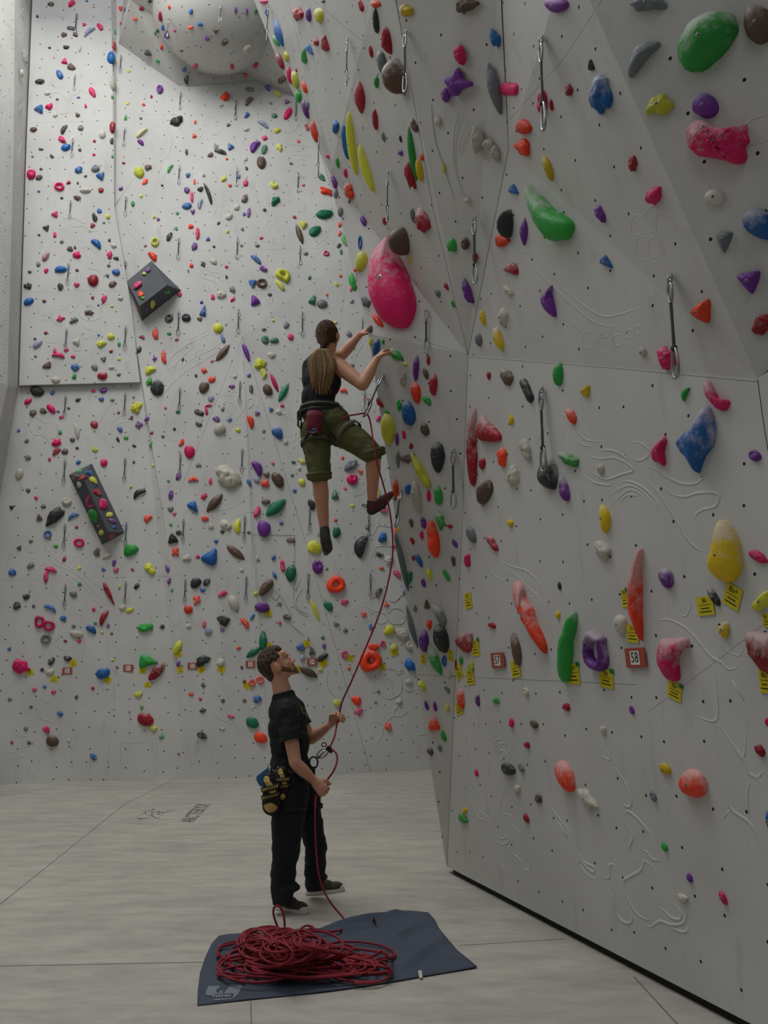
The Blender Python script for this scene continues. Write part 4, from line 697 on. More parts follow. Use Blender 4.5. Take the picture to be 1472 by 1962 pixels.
POLYS = """
600 350 3.774 k* S|545,320 480,370 420,470 392,560 383,680 385,780 410,870 470,970 560,1030 660,1050 710,1010 735,900 720,790 680,690 655,600 630,540 600,480 570,400
900 370 3.774 g* S|379,-60 372,0 400,80 440,165 500,260 560,330 600,352 700,340 740,290 748,230 720,190 650,150 580,110 520,50 460,0 410,-40
1082 0 3.774 g* S|1060,68 960,88 870,165 810,260 788,360 825,455 895,508 975,515 1080,450 1170,355 1240,260 1255,180 1222,110 1150,75
1082 0 3.774 k* W|950,860 880,910 858,990 880,1060 940,1120 1080,1140 1160,1160 1240,1190 1300,1175 1320,1120 1300,1060 1328,1020 1310,960 1300,905 1250,905 1200,930 1080,910 1020,870
1082 0 3.774 s S|685,305 600,300 520,325 490,370 460,450 450,530 475,557 520,520 580,440 640,380 685,340
900 370 3.774 p S|597,660 545,700 505,745 500,795 540,850 600,890 632,890 622,830 605,770 588,730 598,690
640 700 3.774 r* S|1000,305 970,335 962,400 970,460 950,520 968,580 947,640 965,740 980,850 998,880 1030,840 1036,740 1043,650 1025,580 1032,500 1020,450 1028,380 1020,320
640 700 3.774 r* W|1068,350 1035,390 1015,440 1020,510 1060,545 1120,555 1203,543 1205,505 1165,455 1110,410
640 1070 3.774 r* W|860,590 900,552 985,520 1000,560 1003,640 965,685 915,660 875,625
860 1070 3.774 o* S|460,165 432,195 445,270 485,310 490,370 540,410 545,470 600,530 640,600 680,660 710,692 720,650 690,570 640,480 615,420 600,370 565,320 525,270 520,215 490,175
860 1070 3.774 g S|920,372 875,420 850,490 815,540 800,600 780,680 785,760 770,840 805,900 860,865 868,780 885,700 890,600 925,520 938,400
860 1070 3.774 p* D|1000,525 975,600 968,700 990,770 1050,810 1110,815 1155,770 1155,690 1140,620 1145,570 1090,550 1050,525
860 1070 3.774 o* S|1410,-87 1370,-50 1320,60 1290,200 1290,320 1285,400 1310,470 1350,560 1382,598 1390,500 1385,400 1396,200 1395,60 1414,-40
1082 740 3.774 k* K|1005,-40 993,0 1010,60 1050,115 1110,168 1160,178 1192,140 1185,98 1125,102 1085,50 1060,0 1035,-35
1082 740 3.774 b* S|1018,138 990,210 920,290 840,345 785,400 790,445 870,530 930,622 960,600 1000,495 1070,430 1086,320 1070,210
1082 740 3.774 k S|713,360 680,395 620,460 615,520 645,547 690,550 715,577 735,550 718,480 738,400 735,370
1082 740 3.774 Y* S|1115,955 1090,1020 1062,1110 1045,1200 1008,1240 1005,1310 1035,1365 1110,1410 1190,1422 1260,1370 1286,1300 1275,1180 1240,1080 1180,990
860 740 3.774 d* S|700,515 650,560 625,620 625,680 680,730 760,750 783,710 790,620 770,555
1082 1070 3.774 k* S|690,580 668,640 655,740 680,820 740,880 800,892 818,850 808,750 830,680 870,648 912,635 900,590 870,570 780,577
1082 1070 3.774 r* W|1290,530 1285,620 1310,700 1380,790 1450,840 1560,860 1620,700 1560,560 1400,535
0 1050 3.978 g S|1075,808 1062,850 1062,915 1110,905 1160,885 1203,873 1160,845 1120,812
340 700 3.978 b K|295,1388 250,1415 180,1460 195,1490 262,1526 298,1500 305,1440
340 350 3.978 y D|745,700 760,665 800,655 845,670 860,715 835,765 800,740 765,725
"""
# ================================================================ CLIMBING HOLDS
CN = dict(k='pink', r='dark red', o='orange', Y='golden yellow', y='lime yellow', g='green', t='dark green', b='blue', p='purple', n='brown', s='grey', d='black', w='cream white')
SN = dict(O='rounded', R='knobbly', T='wedge-shaped', C='crescent', D='ring-shaped', L='long pointed', K='curved', W='ridged', B='bone-shaped', S='angular', J='scooped', P='teardrop', H='domed')
def outline(kind, n, rnd):
    """unit outline, major axis along +x"""
    out = []; ph = [rnd.uniform(0, 6.28) for _ in range(6)]
    for k in range(n):
        a = 2 * math.pi * k / n; c, s_ = math.cos(a), math.sin(a); r = 1.0
        if kind in 'OKJDWH': r = 1 + .05 * math.cos(2 * a + ph[0]) + .04 * math.cos(3 * a + ph[1])
        elif kind == 'R': r = .95 + .10 * math.cos(2 * a + ph[0]) + .09 * math.cos(3 * a + ph[1]) + .06 * math.cos(5 * a + ph[2])
        elif kind == 'S': r = .84 + .20 * math.cos(4 * a + ph[0]) + .08 * math.cos(3 * a + ph[1])
        elif kind == 'B': r = 1 - .38 * math.exp(-((abs(s_) - 1) * 3.2) ** 2)
        elif kind == 'T':
            q = a % (2 * math.pi / 3) - math.pi / 3; r = min(1.05, .62 / max(.2, math.cos(q)) * 1.0)
            r = r ** .9
        x, y = c * r, s_ * r
        if kind == 'L': y *= (1 - abs(c) ** 2.2) ** .35 if abs(c) < 1 else 0; y *= .95
        if kind == 'P': y *= (1.05 - .55 * (x + 1) / 2); x *= 1.0
        if kind == 'T': x = x * 1.05 - .08
        out.append((x, y))
    if kind in 'CK':
        kk = .75 if kind == 'C' else .42
        sq = .62 if kind == 'C' else .8
        out = [(x, y * sq + kk * (x * x - .45) * -1) for x, y in out]
    return out
class HoldSpec: pass
def make_hold(px_outline, kind, cx, cy, small, seed):
    """returns (matrix, verts, faces, smooth flags, info) or None"""
    h = hit(cx, cy)
    if not h: return None
    p, n, dist, where = h
    vdir = (p - CAM).normalized(); ct = max(0.12, abs(n.dot(vdir))); st = math.sqrt(max(0, 1 - ct * ct)); M = ppm(p)
    xs = [q[0] for q in px_outline]; ys = [q[1] for q in px_outline]
    A = 0
    for i in range(len(px_outline)):
        x0, y0 = px_outline[i]; x1, y1 = px_outline[(i + 1) % len(px_outline)]; A += x0 * y1 - x1 * y0
    A = abs(A) / 2; size = math.sqrt(A) / M
    ext = min(max(xs) - min(xs), max(ys) - min(ys)) / M
    c = min(size * .42, ext * .62); c *= {'W': .9, 'L': .8, 'D': .8, 'T': 1.1, 'J': 1.1, 'H': 2.1}.get(kind, 1.0)
    if where in ('pyramid', 'prism'): c *= .7
    t2 = (Vector((0, 0, 1)) - n * n.z)
    if t2.length < .2: t2 = Vector((0, 1, 0)) - n * n.y
    t2.normalize(); t1 = t2.cross(n)
    q0 = p + n * (c * .35)
    co = on_plane(cx, cy, q0, n)
    pts = []
    for x, y in px_outline:
        d = on_plane(x, y, q0, n) - co
        pts.append(Vector((d.dot(t1), d.dot(t2))))
    fx = vdir - n * vdir.dot(n)
    if fx.length > .05:
        fx.normalize(); f2 = Vector((fx.dot(t1), fx.dot(t2)))
        rf = max(abs(v.dot(f2)) for v in pts)
        qq = math.sqrt(max(.30, 1 - min(.9, (c * st / max(1e-4, rf * ct)) ** 2)))
        pts = [v + f2 * (v.dot(f2) * (qq - 1)) for v in pts]
    base = co - n * (c * .35)
    # snap base to the surface plane
    base = base - n * (base - p).dot(n)
    nn = len(pts); vs = []; fs = []
    cen = Vector((0, 0))
    rings = 4 if small else (11 if kind != 'T' and size > .12 else 7)
    off = Vector((seed * .37, seed * .11, seed * .73))
    ax = max(pts, key=lambda v: v.length).normalized()
    L = max(v.length for v in pts)
    rough = {'R': .16, 'S': .12, 'T': .05, 'B': .08, 'D': .06}.get(kind, .04)
    if kind == 'D' and not small:
        # ring hold: closed half-torus with an open middle
        prof = [(1.0, -.15), (1.0, .25), (.93, .7), (.80, .98), (.66, .95), (.53, .6), (.47, .1), (.46, -.1)]
        if size > .2: prof = [(1.0, -.15), (1.0, .3), (.94, .7), (.82, .92), (.66, 1.0), (.50, .96), (.38, .78), (.30, .3), (.28, -.05)]
        for s_, zz in prof:
            for v in pts:
                q = v * s_; w_ = 1 + rough * noise.noise(Vector((q.x, q.y, zz)) * (5 / L) + off)
                vs.append((q.x * w_, q.y * w_, c * zz * w_))
        for i in range(len(prof) - 1):
            for k in range(nn):
                k2 = (k + 1) % nn; fs.append([i * nn + k, i * nn + k2, (i + 1) * nn + k2, (i + 1) * nn + k])
        topz = c * .95; bp = pts[0].lerp(pts[1], .5) * .73
    else:
        for i in range(rings):
            f = i / (rings - 1) if rings > 1 else 0
            if kind in 'T': s_ = [1.0, .98, .9, .74, .5, .3, .12][i] if not small else [1, .92, .6, .2][i]
            else: s_ = math.cos(f * math.pi / 2 * .93)
            if kind == 'T': zz = [-.1, .12, .45, .75, .95, 1.05, 1.08][i] if not small else [-.1, .4, .9, 1.05][i]
            else: zz = math.sin(f * math.pi / 2 * .93) ** .85 if i else -.1
            for v in pts:
                q = cen + (v - cen) * s_
                u = q.dot(ax) / L
                w_ = 1 + rough * noise.noise(Vector((q.x / L * 2.2, q.y / L * 2.2, zz)) * 1.3 + off) * 2
                z_ = c * zz
                if kind == 'W' and i: z_ *= 1 + (.16 if size > .2 else .10) * math.sin(u * (30 if size > .2 else 22))
                if kind == 'J' and i > 1:
                    # scooped finger pocket in the upper half
                    dd = (q / L - Vector((0, .22))).length; z_ *= 1 - .55 * math.exp(-(dd / .32) ** 2)
                if kind == 'B' and i: z_ *= .7 + .5 * u * u
                if kind == 'R' and i: z_ *= 1 + .28 * noise.noise(Vector((q.x, q.y, 0)) * (3.2 / L) + off * 2)
                if kind == 'L' and i: z_ *= 1 - .45 * u * u
                vs.append((q.x * w_, q.y * w_, z_))
        for i in range(rings - 1):
            for k in range(nn):
                k2 = (k + 1) % nn; fs.append([i * nn + k, i * nn + k2, (i + 1) * nn + k2, (i + 1) * nn + k])
        zc = sum(vs[(rings - 1) * nn + k][2] for k in range(nn)) / nn
        vs.append((0, 0, zc)); ti = len(vs) - 1
        for k in range(nn): fs.append([(rings - 1) * nn + k, (rings - 1) * nn + (k + 1) % nn, ti])
        topz = zc; bp = Vector((0, 0))
    Mx = Matrix((t1, t2, n)).transposed().to_4x4(); Mx.translation = base
    r = HoldSpec(); r.M = Mx; r.v = vs; r.f = fs; r.smooth = kind not in 'TS'; r.where = where; r.px = (cx, cy); r.area = A; r.size = size; r.kind = kind
    r.c = c; r.topz = topz; r.bp = bp; r.n = n; r.dist = dist
    return r
specs = []
ox = oy = 0; sc = 1; rnd = random.Random(11); idx = 0
for line in HOLDS.strip().split('\n'):
    if line.startswith('@'):
        a_ = line[1:].split(); ox, oy, sc = float(a_[0]), float(a_[1]), float(a_[2]); continue
    for e in line.split(';'):
        if not e.strip(): continue
        x, y, w_, h_, an, kd, co = e.split(); idx += 1
        x = ox + float(x) / sc; y = oy + float(y) / sc; w_ = float(w_) / sc / 2; h_ = float(h_) / sc / 2; an = math.radians(float(an))
        small = w_ * h_ < 28
        ol = outline(kd, 14 if small else 24, rnd)
        my = max(abs(q[1]) for q in ol); mx_ = max(abs(q[0]) for q in ol)
        ca, sa = math.cos(an), math.sin(an)
        o2 = []
        for u, v in ol:
            u = u / mx_ * w_; v = v / my * h_
            o2.append((x + u * ca - v * sa * 1.0, y - u * sa - v * ca))
        r = make_hold(o2, kd, x, y, small, idx)
        if r: r.col = co[0]; r.chalk = '*' in co; r.wpx = (w_, h_); specs.append(r)
for line in POLYS.strip().split('\n'):
    hd, ptx = line.split('|'); a_ = hd.split(); ox, oy, sc = float(a_[0]), float(a_[1]), float(a_[2]); idx += 1
    q = [(ox + float(t.split(',')[0]) / sc, oy + float(t.split(',')[1]) / sc) for t in ptx.split()]
    A = X = Y = 0
    for i in range(len(q)):
        x0, y0 = q[i]; x1, y1 = q[(i + 1) % len(q)]; cr_ = x0 * y1 - x1 * y0; A += cr_; X += (x0 + x1) * cr_; Y += (y0 + y1) * cr_
    cx, cy = X / (3 * A), Y / (3 * A)
    if A > 0: q = q[::-1]
    # denser, rounder outline
    qq = [Vector((a, b, 0)) for a, b in q]; o2 = []
    for i in range(len(qq)):
        p0, p1, p2, p3 = qq[i - 1], qq[i], qq[(i + 1) % len(qq)], qq[(i + 2) % len(qq)]
        for t in (0, .5):
            v = 0.5 * ((2 * p1) + (p2 - p0) * t + (2 * p0 - 5 * p1 + 4 * p2 - p3) * t * t + (3 * p1 - p0 - 3 * p2 + p3) * t ** 3); o2.append((v.x, v.y))
    kd = a_[4]; r = make_hold(o2, {'S': 'O', 'K': 'O'}.get(kd, kd), cx, cy, False, idx)
    if r: r.kind = 'K' if kd == 'S' else kd; r.smooth = True; r.col = a_[3][0]; r.chalk = '*' in a_[3]; r.wpx = (60, 40); specs.append(r)
# drop the copy where two picture tiles list the same hold
specs.sort(key=lambda r: -r.area); keep = []
for r in specs:
    if any(k.col == r.col and (k.px[0] - r.px[0]) ** 2 + (k.px[1] - r.px[1]) ** 2 < 20 and .4 < r.area / k.area < 2.5 for k in keep): continue
    keep.append(r)
specs = keep
print('HOLDS', len(specs))
NIND = 296
# bolts: one shared mesh, one child per hold
bg = Geo(); bg.tube([(0, 0, -.3), (0, 0, .10), (0, 0, .16)], 1, 10, 0, taper=[1, 1, .8]); bg.tube([(0, 0, .12), (0, 0, .175)], .52, 6, 1)
BOLT = bg.mesh('bolt'); BOLT.materials.append(M_STEEL); BOLT.materials.append(M_BOLTD)
items = []      # for labels
for i, r in enumerate(specs[:NIND]):
    me = bpy.data.meshes.new('climbing_hold'); me.from_pydata(r.v, [], r.f); shade(me, r.smooth)
    o = link('climbing_hold', me, [hold_mat(r.col, r.chalk)]); o.matrix_world = r.M
    if r.size > .045:
        bo = bpy.data.objects.new('bolt', BOLT); COL.objects.link(bo); bo.parent = o
        s_ = .0085 if r.where != 'right' else .0075
        s_ = max(s_, r.size * .045); bo.location = (r.bp.x, r.bp.y, r.topz - s_ * .02); bo.scale = (s_, s_, s_)
    sz = 'huge' if r.area > 4500 else 'large' if r.area > 900 else 'medium' if r.area > 330 else 'small'
    ch = 'chalky ' if r.chalk else ''
    items.append(dict(o=o, px=r.px, base='%s %s%s %s climbing hold' % (sz, ch, CN[r.col], SN[r.kind]), cat='climbing hold', where=r.where,
                      group='climbing holds bolted to the walls'))
GS = Geo(); slots = []; 
for r in specs[NIND:]:
    key = (r.col, r.chalk)
    if key not in slots: slots.append(key)
    GS.add([r.M @ Vector(v) for v in r.v], r.f, slots.index(key), r.smooth)
so = GS.obj('small_climbing_hold', [hold_mat(*k) for k in slots]); 
tag(so, 'the many smallest coloured climbing holds scattered across the white walls', 'climbing holds', None, 'stuff')

# ================================================================ WALL SIGNS AND ROUTE TAGS
def text_mesh(body, size=1.0, extrude=0.0):
    cu = bpy.data.curves.new('t', 'FONT'); cu.body = body; cu.size = size; cu.align_x = 'CENTER'; cu.align_y = 'CENTER'; cu.extrude = extrude
    cu.resolution_u = 2
    o = bpy.data.objects.new('t', cu); COL.objects.link(o); bpy.context.view_layer.update()
    me = bpy.data.meshes.new_from_object(o.evaluated_get(bpy.context.evaluated_depsgraph_get()))
    bpy.data.objects.remove(o); bpy.data.curves.remove(cu); return me
def wall_frame(px, py, off=0.004):
    h = hit(px, py); p, n = h[0], h[1]
    t2 = (Vector((0, 0, 1)) - n * n.z).normalized(); t1 = t2.cross(n)
    M = Matrix((t1, t2, n)).transposed().to_4x4(); M.translation = p + n * off
    return M, h
def axis_px(M, k):
    a = proj(M.translation); b_ = proj(M.translation + (M.to_3x3() @ Vector([(0.1 if j == k else 0) for j in range(3)])))
    return math.hypot(a[0] - b_[0], a[1] - b_[1]) * 10
M_SIGN = mat('sign_red', srgb(170, 78, 58), 0.5); M_PAPER = mat('sign_paper', srgb(222, 220, 214), 0.6); M_INK = mat('ink', srgb(22, 22, 22), 0.7)
M_TAG = mat('tag_yellow', srgb(214, 196, 26), 0.6, var=0.06); M_GTAPE = mat('tape_green', srgb(22, 122, 52), 0.6)
ORD = {}
def sign(px, py, wpx, hpx, text, label):
    M, h = wall_frame(px, py, .012); a = wpx / axis_px(M, 0) / 2; b_ = hpx / axis_px(M, 1) / 2
    root = empty('number_sign', (0, 0, 0)); WORLDP.discard(root.name); root.matrix_world = M
    G = Geo(); G.box((0, 0, 0), (a, b_, .003)); G.obj('plate', [M_SIGN], root)
    G = Geo(); G.box((0, 0, .0035), (a * .46, b_ * .70, .0015)); pp = G.obj('number_panel', [M_PAPER], root)
    me = text_mesh(text, b_ * 1.5); tx = link('digits', me, [M_INK], pp); tx.location = (0, 0, .0062); 
    tx.scale = (a * .8 / max(1e-3, b_ * 1.6), 1, 1)
    tag(root, label, 'sign', 'red route number signs')
SG = [(129, 1285, 19, 12, '50'), (246, 1280, 19, 13, '51'), (369, 1276, 19, 12, '52'), (480, 1272.5, 18, 13, '53'), (598, 1268, 19, 13, '54'), (714, 1263, 19, 13, '55'), (957, 1265, 25, 29, '57'), (1221.5, 1260, 38, 38, '58')]
for x, y, w_, h_, t in SG:
    pos = {'50': 'leftmost, by the left edge of the back wall', '51': 'on bare wall left of the green wedge hold', '52': 'half hidden behind a black hold', '53': "just left of the belayer's head", '54': "right of the belayer's face",
           '55': 'seen through the big orange ring hold', '57': 'left end of the right wall, beside a brown hold', '58': 'on the right wall below a long orange hold'}[t]
    sign(x, y, w_, h_, t, 'red and white number %s sign, %s' % (t, pos))
# yellow route tags: x, y, w, h, angle, corner of green tape, grade
TG = [(140, 1270, 14, 13, 10, 0, '5a'), (57, 1288, 14, 12, 20, 0, '6a'), (104, 1301, 14, 12, -15, 1, '5c'), (206, 1303, 13, 12, -20, 0, '6b'), (273, 1285, 14, 10, 12, 0, '6a+'), (283, 1312, 13, 10, 5, 0, '5b'),
      (341, 1253, 14, 12, 20, 1, '6c'), (345.5, 1283, 11, 13, 15, 1, '5c'), (386, 1283, 15, 11, 35, 1, '6b'), (424, 1282, 15, 12, -25, 0, '6a'), (490, 1137, 9, 9, 10, 0, '7a'), (514, 1175, 12, 12, 0, 0, '6c+'), (516.5, 1238, 11, 13, 5, 0, '6b'),
      (588, 1233, 12, 12, 15, 1, '6a'), (620, 1271, 15, 12, 30, 0, '7a'), (671.5, 1261, 12, 12, -10, 1, '6b+'), (571, 1282, 9, 12, 0, 0, '5c'), (474, 1314, 13, 13, -40, 1, '6a'), (755, 1249, 15, 14, 20, 1, '6c'), (733, 1278, 12, 12, 15, 1, '7b'),
      (812, 1263, 9, 18, -5, 0, '6c'), (864, 1256, 9, 22, -8, 0, '7a'), (898, 1151, 13, 30, 3, 0, '7b'), (912, 1241, 14, 32, 2, 1, '7a'), (880, 1288, 13, 26, 25, 0, '6b'), (902, 1297, 15, 30, 5, 1, '6c'), (989, 1282, 17, 32, 5, 1, '7a'),
      (880.5, 1357, 13, 24, 12, 0, '6a'), (1100, 1291, 22, 40, 0, 1, '7c+'), (1163, 1300, 26, 36, -8, 1, '8a'), (1198, 1146, 11, 34, 0, 1, '7b'), (1213, 1214, 22, 34, -5, 0, '7c'), (1294, 1324, 26, 34, -18, 1, '7b+'),
      (1467, 1306, 20, 44, -5, 0, '8a'), (1353, 1161, 32, 36, 0, 0, '8b'), (1405, 1143, 32, 44, -30, 0, '8a+'), (1470, 1188, 14, 26, 5, 0, '8a')]
for x, y, w_, h_, an, green, t in TG:
    M, h = wall_frame(x, y, .004); a = w_ / axis_px(M, 0) / 2; b_ = h_ / axis_px(M, 1) / 2
    root = empty('route_tag'); WORLDP.discard(root.name); root.matrix_world = M @ Matrix.Rotation(math.radians(an), 4, 'Z')
    G = Geo(); G.box((0, 0, 0), (a, b_, .0015)); G.obj('card', [M_TAG], root)
    G = Geo()
    for k in range(3):
        y_ = b_ * (.12 - .36 * k); G.box((0, y_, .002), (a * (.72 if k != 1 else .5), b_ * (.05 if k else .02), .0006))
    me = text_mesh(t, b_ * .72); me.transform(Matrix.Translation((0, b_ * .58, .0026)) @ Matrix.Diagonal((min(1.0, a * 1.3 / (b_ * .62)), 1, 1, 1)))
    k0_ = len(G.v); G.add([v.co for v in me.vertices], [list(p.vertices) for p in me.polygons], 0, False)
    G.obj('lettering', [M_INK], root)
    if green:
        G = Geo(); G.box((a * .9, b_ * .92, .002), (a * .28, b_ * .22, .001)); G.obj('green_tape', [M_GTAPE], root)
    items.append(dict(o=root, px=(x, y), base='yellow route tag marked %s%s' % (t, ' with green tape' if green else ''), cat='route tag', where=h[3], group='yellow route tags'))

# ================================================================ QUICKDRAWS
M_SLING = mat('sling_tape', srgb(58, 68, 66), 0.8, var=0.25, vscale=30)
def oval(cz, hw, hh, n=18, tilt=0, egg=.0):
    out = []
    for k in range(n):
        a = 2 * math.pi * k / n; w_ = hw * (1 + egg * math.sin(a)); out.append(Vector((w_ * math.copysign(abs(math.cos(a)) ** .8, math.cos(a)), 0, cz + hh * math.sin(a))))
    return out
qh = Geo(); qh.box((0, .02, .015), (.028, .008, .035)); qh.tube([Vector((.035 * math.cos(a), 0, -.03 + .035 * math.sin(a))) for a in [k * math.pi / 6 for k in range(12)]], .010, 6, closed=True); qh.ball((0, .0, .02), .020, nu=8, nv=6)
q1 = Geo(); q1.tube(oval(-.14, .042, .10, egg=.2), .014, 6, closed=True)
q2 = Geo(); q2.tube([(0, 0, -.20), (0, 0, -.24), (0, 0, -.45), (0, 0, -.66), (0, 0, -.70)], .026, 6, taper=[.7, 1, .85, 1, .7], flat=.5, up=(0, 1, 0))
q2.ball((0, 0, -.70), .034, nu=8, nv=6)
q3 = Geo(); q3.tube(oval(-.845, .056, .15, egg=-.22), .015, 6, closed=True)
QM = []
for nm, gq, mt in (('hanger', qh, M_STEEL), ('top_carabiner', q1, M_STEEL), ('sling', q2, M_SLING), ('bottom_carabiner', q3, M_STEEL)):
    me = gq.mesh(nm); me.materials.append(mt); QM.append((nm, me))
def quickdraw(x, y0, y1, bottom=None, extra=None):
    h = hit(x, y0, False)
    if not h: return None
    p, n = h[0], h[1]; top = p + n * .03
    if bottom: d = (P(bottom[0], bottom[1], bottom[2]) - top)
    else:
        L = (y1 - y0) / ppm(top) / cp; d = Vector((0, 0, -L))
    L = d.length; zax = -d.normalized(); yax = n * -1
    yax = (yax - zax * yax.dot(zax)).normalized(); xax = yax.cross(zax)
    M = Matrix((xax, yax, zax)).transposed().to_4x4() @ Matrix.Scale(L, 4); M.translation = top
    root = bpy.data.objects.new('quickdraw', None); COL.objects.link(root); root.matrix_world = M; root.empty_display_size = .1
    for nm, me in QM:
        c = bpy.data.objects.new(nm, me); COL.objects.link(c); c.parent = root
    items.append(dict(o=root, px=(x, (y0 + y1) / 2), base=(extra or 'steel quickdraw hanging') , cat='quickdraw', where=h[3], group='quickdraws hanging from the wall bolts'))
    return root
QD = [(147, 28, 70), (144, 144, 176), (140, 265, 304), (136, 384, 421), (132, 505, 546), (128, 632, 671), (126, 760, 800), (125, 882, 926), (125, 1006, 1050), (126, 1121, 1162),
      (232, 108, 143), (239, 245, 283), (242, 376, 416), (241, 500, 541), (241, 627, 671), (240, 755, 796), (240, 879, 922), (242, 1003, 1046), (242, 1116, 1156), (325, 36, 76), (346, 178, 214), (344, 317, 356), (343, 456, 500), (343, 598, 645),
      (345, 745, 788), (346, 870, 913), (352, 996, 1038), (355, 1112, 1153), (423, 8, 47), (452, 195, 235), (454, 323, 361), (455, 457, 500), (457, 597, 641), (460, 732, 775), (464, 862, 905), (469, 990, 1036), (472, 1106, 1150), (567, 198, 236),
      (571, 333, 373), (575, 473, 511), (579, 601, 646), (593, 974, 1018), (590, 1102, 1148), (698, 748, 786), (706, 986, 1030), (709, 1100, 1142), (519, 14, 84), (672, 78, 172), (617, 263, 341), (749, 332, 430), (820, 598, 682), (688, 520, 552), (872, 866, 974),
      (782, 63, 188), (914, 419, 549), (1045, 77, 264), (1044, 750, 906), (1293, 533, 728), (216, 118, 146), (694, 610, 640)]
for q in QD: quickdraw(*q)
# ================================================================ PEOPLE
def solidify_blob(name, G, voxel, mats, parent, smooth_it=4, disp=0.0, dscale=0.05, keep=None):
    """unite the limbs collected in G into one continuous skin"""
    me = G.mesh(name + '_raw'); o = bpy.data.objects.new(name + '_raw', me); COL.objects.link(o)
    m = o.modifiers.new('r', 'REMESH'); m.mode = 'VOXEL'; m.voxel_size = voxel; m.use_smooth_shade = True
    if smooth_it:
        s_ = o.modifiers.new('s', 'SMOOTH'); s_.factor = .5; s_.iterations = smooth_it
    bpy.context.view_layer.update()
    dg = bpy.context.evaluated_depsgraph_get(); out = bpy.data.meshes.new_from_object(o.evaluated_get(dg))
    bpy.data.objects.remove(o); bpy.data.meshes.remove(me)
    if disp:
        for v in out.vertices:
            n_ = noise.noise(v.co / dscale); n2_ = noise.noise(v.co / (dscale * .4) + Vector((3, 1, 2)))
            v.co += v.normal * (disp * (n_ + .4 * n2_))
    if keep:
        bm = bmesh.new(); bm.from_mesh(out); bmesh.ops.delete(bm, geom=[f for f in bm.faces if not keep(f.calc_center_median())], context='FACES'); bm.to_mesh(out); bm.free()
    shade(out); out.materials.clear()
    out.name = name
    return link(name, out, mats, parent)
def limb(G, pts, rads, flat=None, n=14):
    """tapered limb through joints, rounded at the ends"""
    pts = [Vector(p) for p in pts]; sp = []; sr = []
    for i in range(len(pts) - 1):
        k = max(2, int((pts[i + 1] - pts[i]).length / max(.004, min(rads[i], rads[i + 1]) * .8)))
        for j in range(k):
            t = j / k; sp.append(pts[i].lerp(pts[i + 1], t)); t2 = t * t * (3 - 2 * t); sr.append(rads[i] * (1 - t2) + rads[i + 1] * t2)
    sp.append(pts[-1]); sr.append(rads[-1])
    G.tube(sp, 1.0, n, 0, taper=sr)
    for p, r in zip(pts, rads): G.ball(p, r * .98, nu=n, nv=8)
def hand(G, wrist, d, m, w_, curl, scale=1.0, thumb=.5, splay=.0, rw=.026):
    """palm + five fingers; d = finger direction, m = palm side, w_ = towards the thumb; curl per joint (degrees)"""
    d = d.normalized(); m = (m - d * m.dot(d)).normalized(); w_ = (w_ - d * w_.dot(d) - m * w_.dot(m)).normalized()
    S_ = scale; wr = Vector(wrist); tips = []
    for i, off in enumerate((.033, .011, -.011, -.031)):
        base = wr + d * (.092 * S_ - abs(off) * .25) + w_ * (off * S_)
        limb(G, [wr + d * .01 + w_ * (off * .55 * S_), base], [.0165 * S_, .0115 * S_], n=10)
        L = (.074, .083, .077, .060)[i] * S_; q = base; dd = d + w_ * (off * splay); dd.normalize(); cc = curl[i] if hasattr(curl[0], '__len__') else curl
        P_ = [q]; 
        for l_, an in zip((.45, .32, .23), cc):
            ax = w_; a_ = math.radians(an); dd = (dd * math.cos(a_) + m * math.sin(a_) + 0 * ax).normalized(); mm = m
            m2 = (m * math.cos(a_) - d * 0).normalized()
            # rotate d,m frame about w_
            q = q + dd * (L * l_); P_.append(q)
            # update palm side for the next joint
            m_old = m; m = (m - dd * m.dot(dd)); m = m.normalized() if m.length > .05 else -d
        m = mm0 if False else m
        limb(G, P_, [.0112 * S_, .0104 * S_, .0094 * S_, .0080 * S_], n=10); tips.append(P_[-1])
        m = hand.m0 if False else m
        m = m_start if False else m
        m = (hand_m(d, w_, m))
    # palm pad
    G.ball(wr + d * .05 * S_, (.040 * S_, .017 * S_, .044 * S_), axes=(w_, hand_m(d, w_, m), d), nu=14, nv=9)
    # thumb leaves the side of the palm near its base
    mp_ = hand_m(d, w_, m); b0 = wr + d * .022 * S_ + w_ * .026 * S_ + mp_ * .004; t1_ = (d * .62 + w_ * .75 + mp_ * .2).normalized(); t2_ = (d * (.9 - thumb * .3) + w_ * (.25 - thumb * .3) + mp_ * (.1 + thumb * .9)).normalized()
    b1 = b0 + t1_ * .040 * S_; b2 = b1 + t2_ * .033 * S_; b3 = b2 + (t2_ + mp_ * thumb * .5).normalized() * .026 * S_
    limb(G, [b0, b1, b2, b3], [.0165 * S_, .0135 * S_, .0115 * S_, .0095 * S_], n=10)
    limb(G, [wr - d * .03, wr + d * .02], [rw, .026 * S_], n=12)
    return tips
_HM = {}
def hand_m(d, w_, m):
    c = d.cross(w_); return _HM['m'] if 'm' in _HM else c
def mk_hand(G, wrist, d, m, curl, thumb_up, **k):
    d = Vector(d).normalized(); m = Vector(m); m = (m - d * m.dot(d)).normalized(); w_ = Vector(thumb_up); w_ = (w_ - d * w_.dot(d) - m * w_.dot(m)).normalized()
    _HM['m'] = m.copy(); return hand(G, wrist, d, m, w_, curl, **k)
SKIN = mat('skin', srgb(206, 152, 124), 0.5, var=0.07, vscale=6, bump=0.15, bscale=120)
SKIN2 = mat('skin_tanned', srgb(196, 142, 112), 0.5, var=0.07, vscale=6, bump=0.15, bscale=120)
BLACK = mat('black_cotton', srgb(24, 26, 28), 0.85, var=0.2, vscale=20, bump=0.5, bscale=30)
TROUS = mat('black_denim', srgb(22, 25, 32), 0.8, var=0.25, vscale=12, bump=0.5, bscale=26)
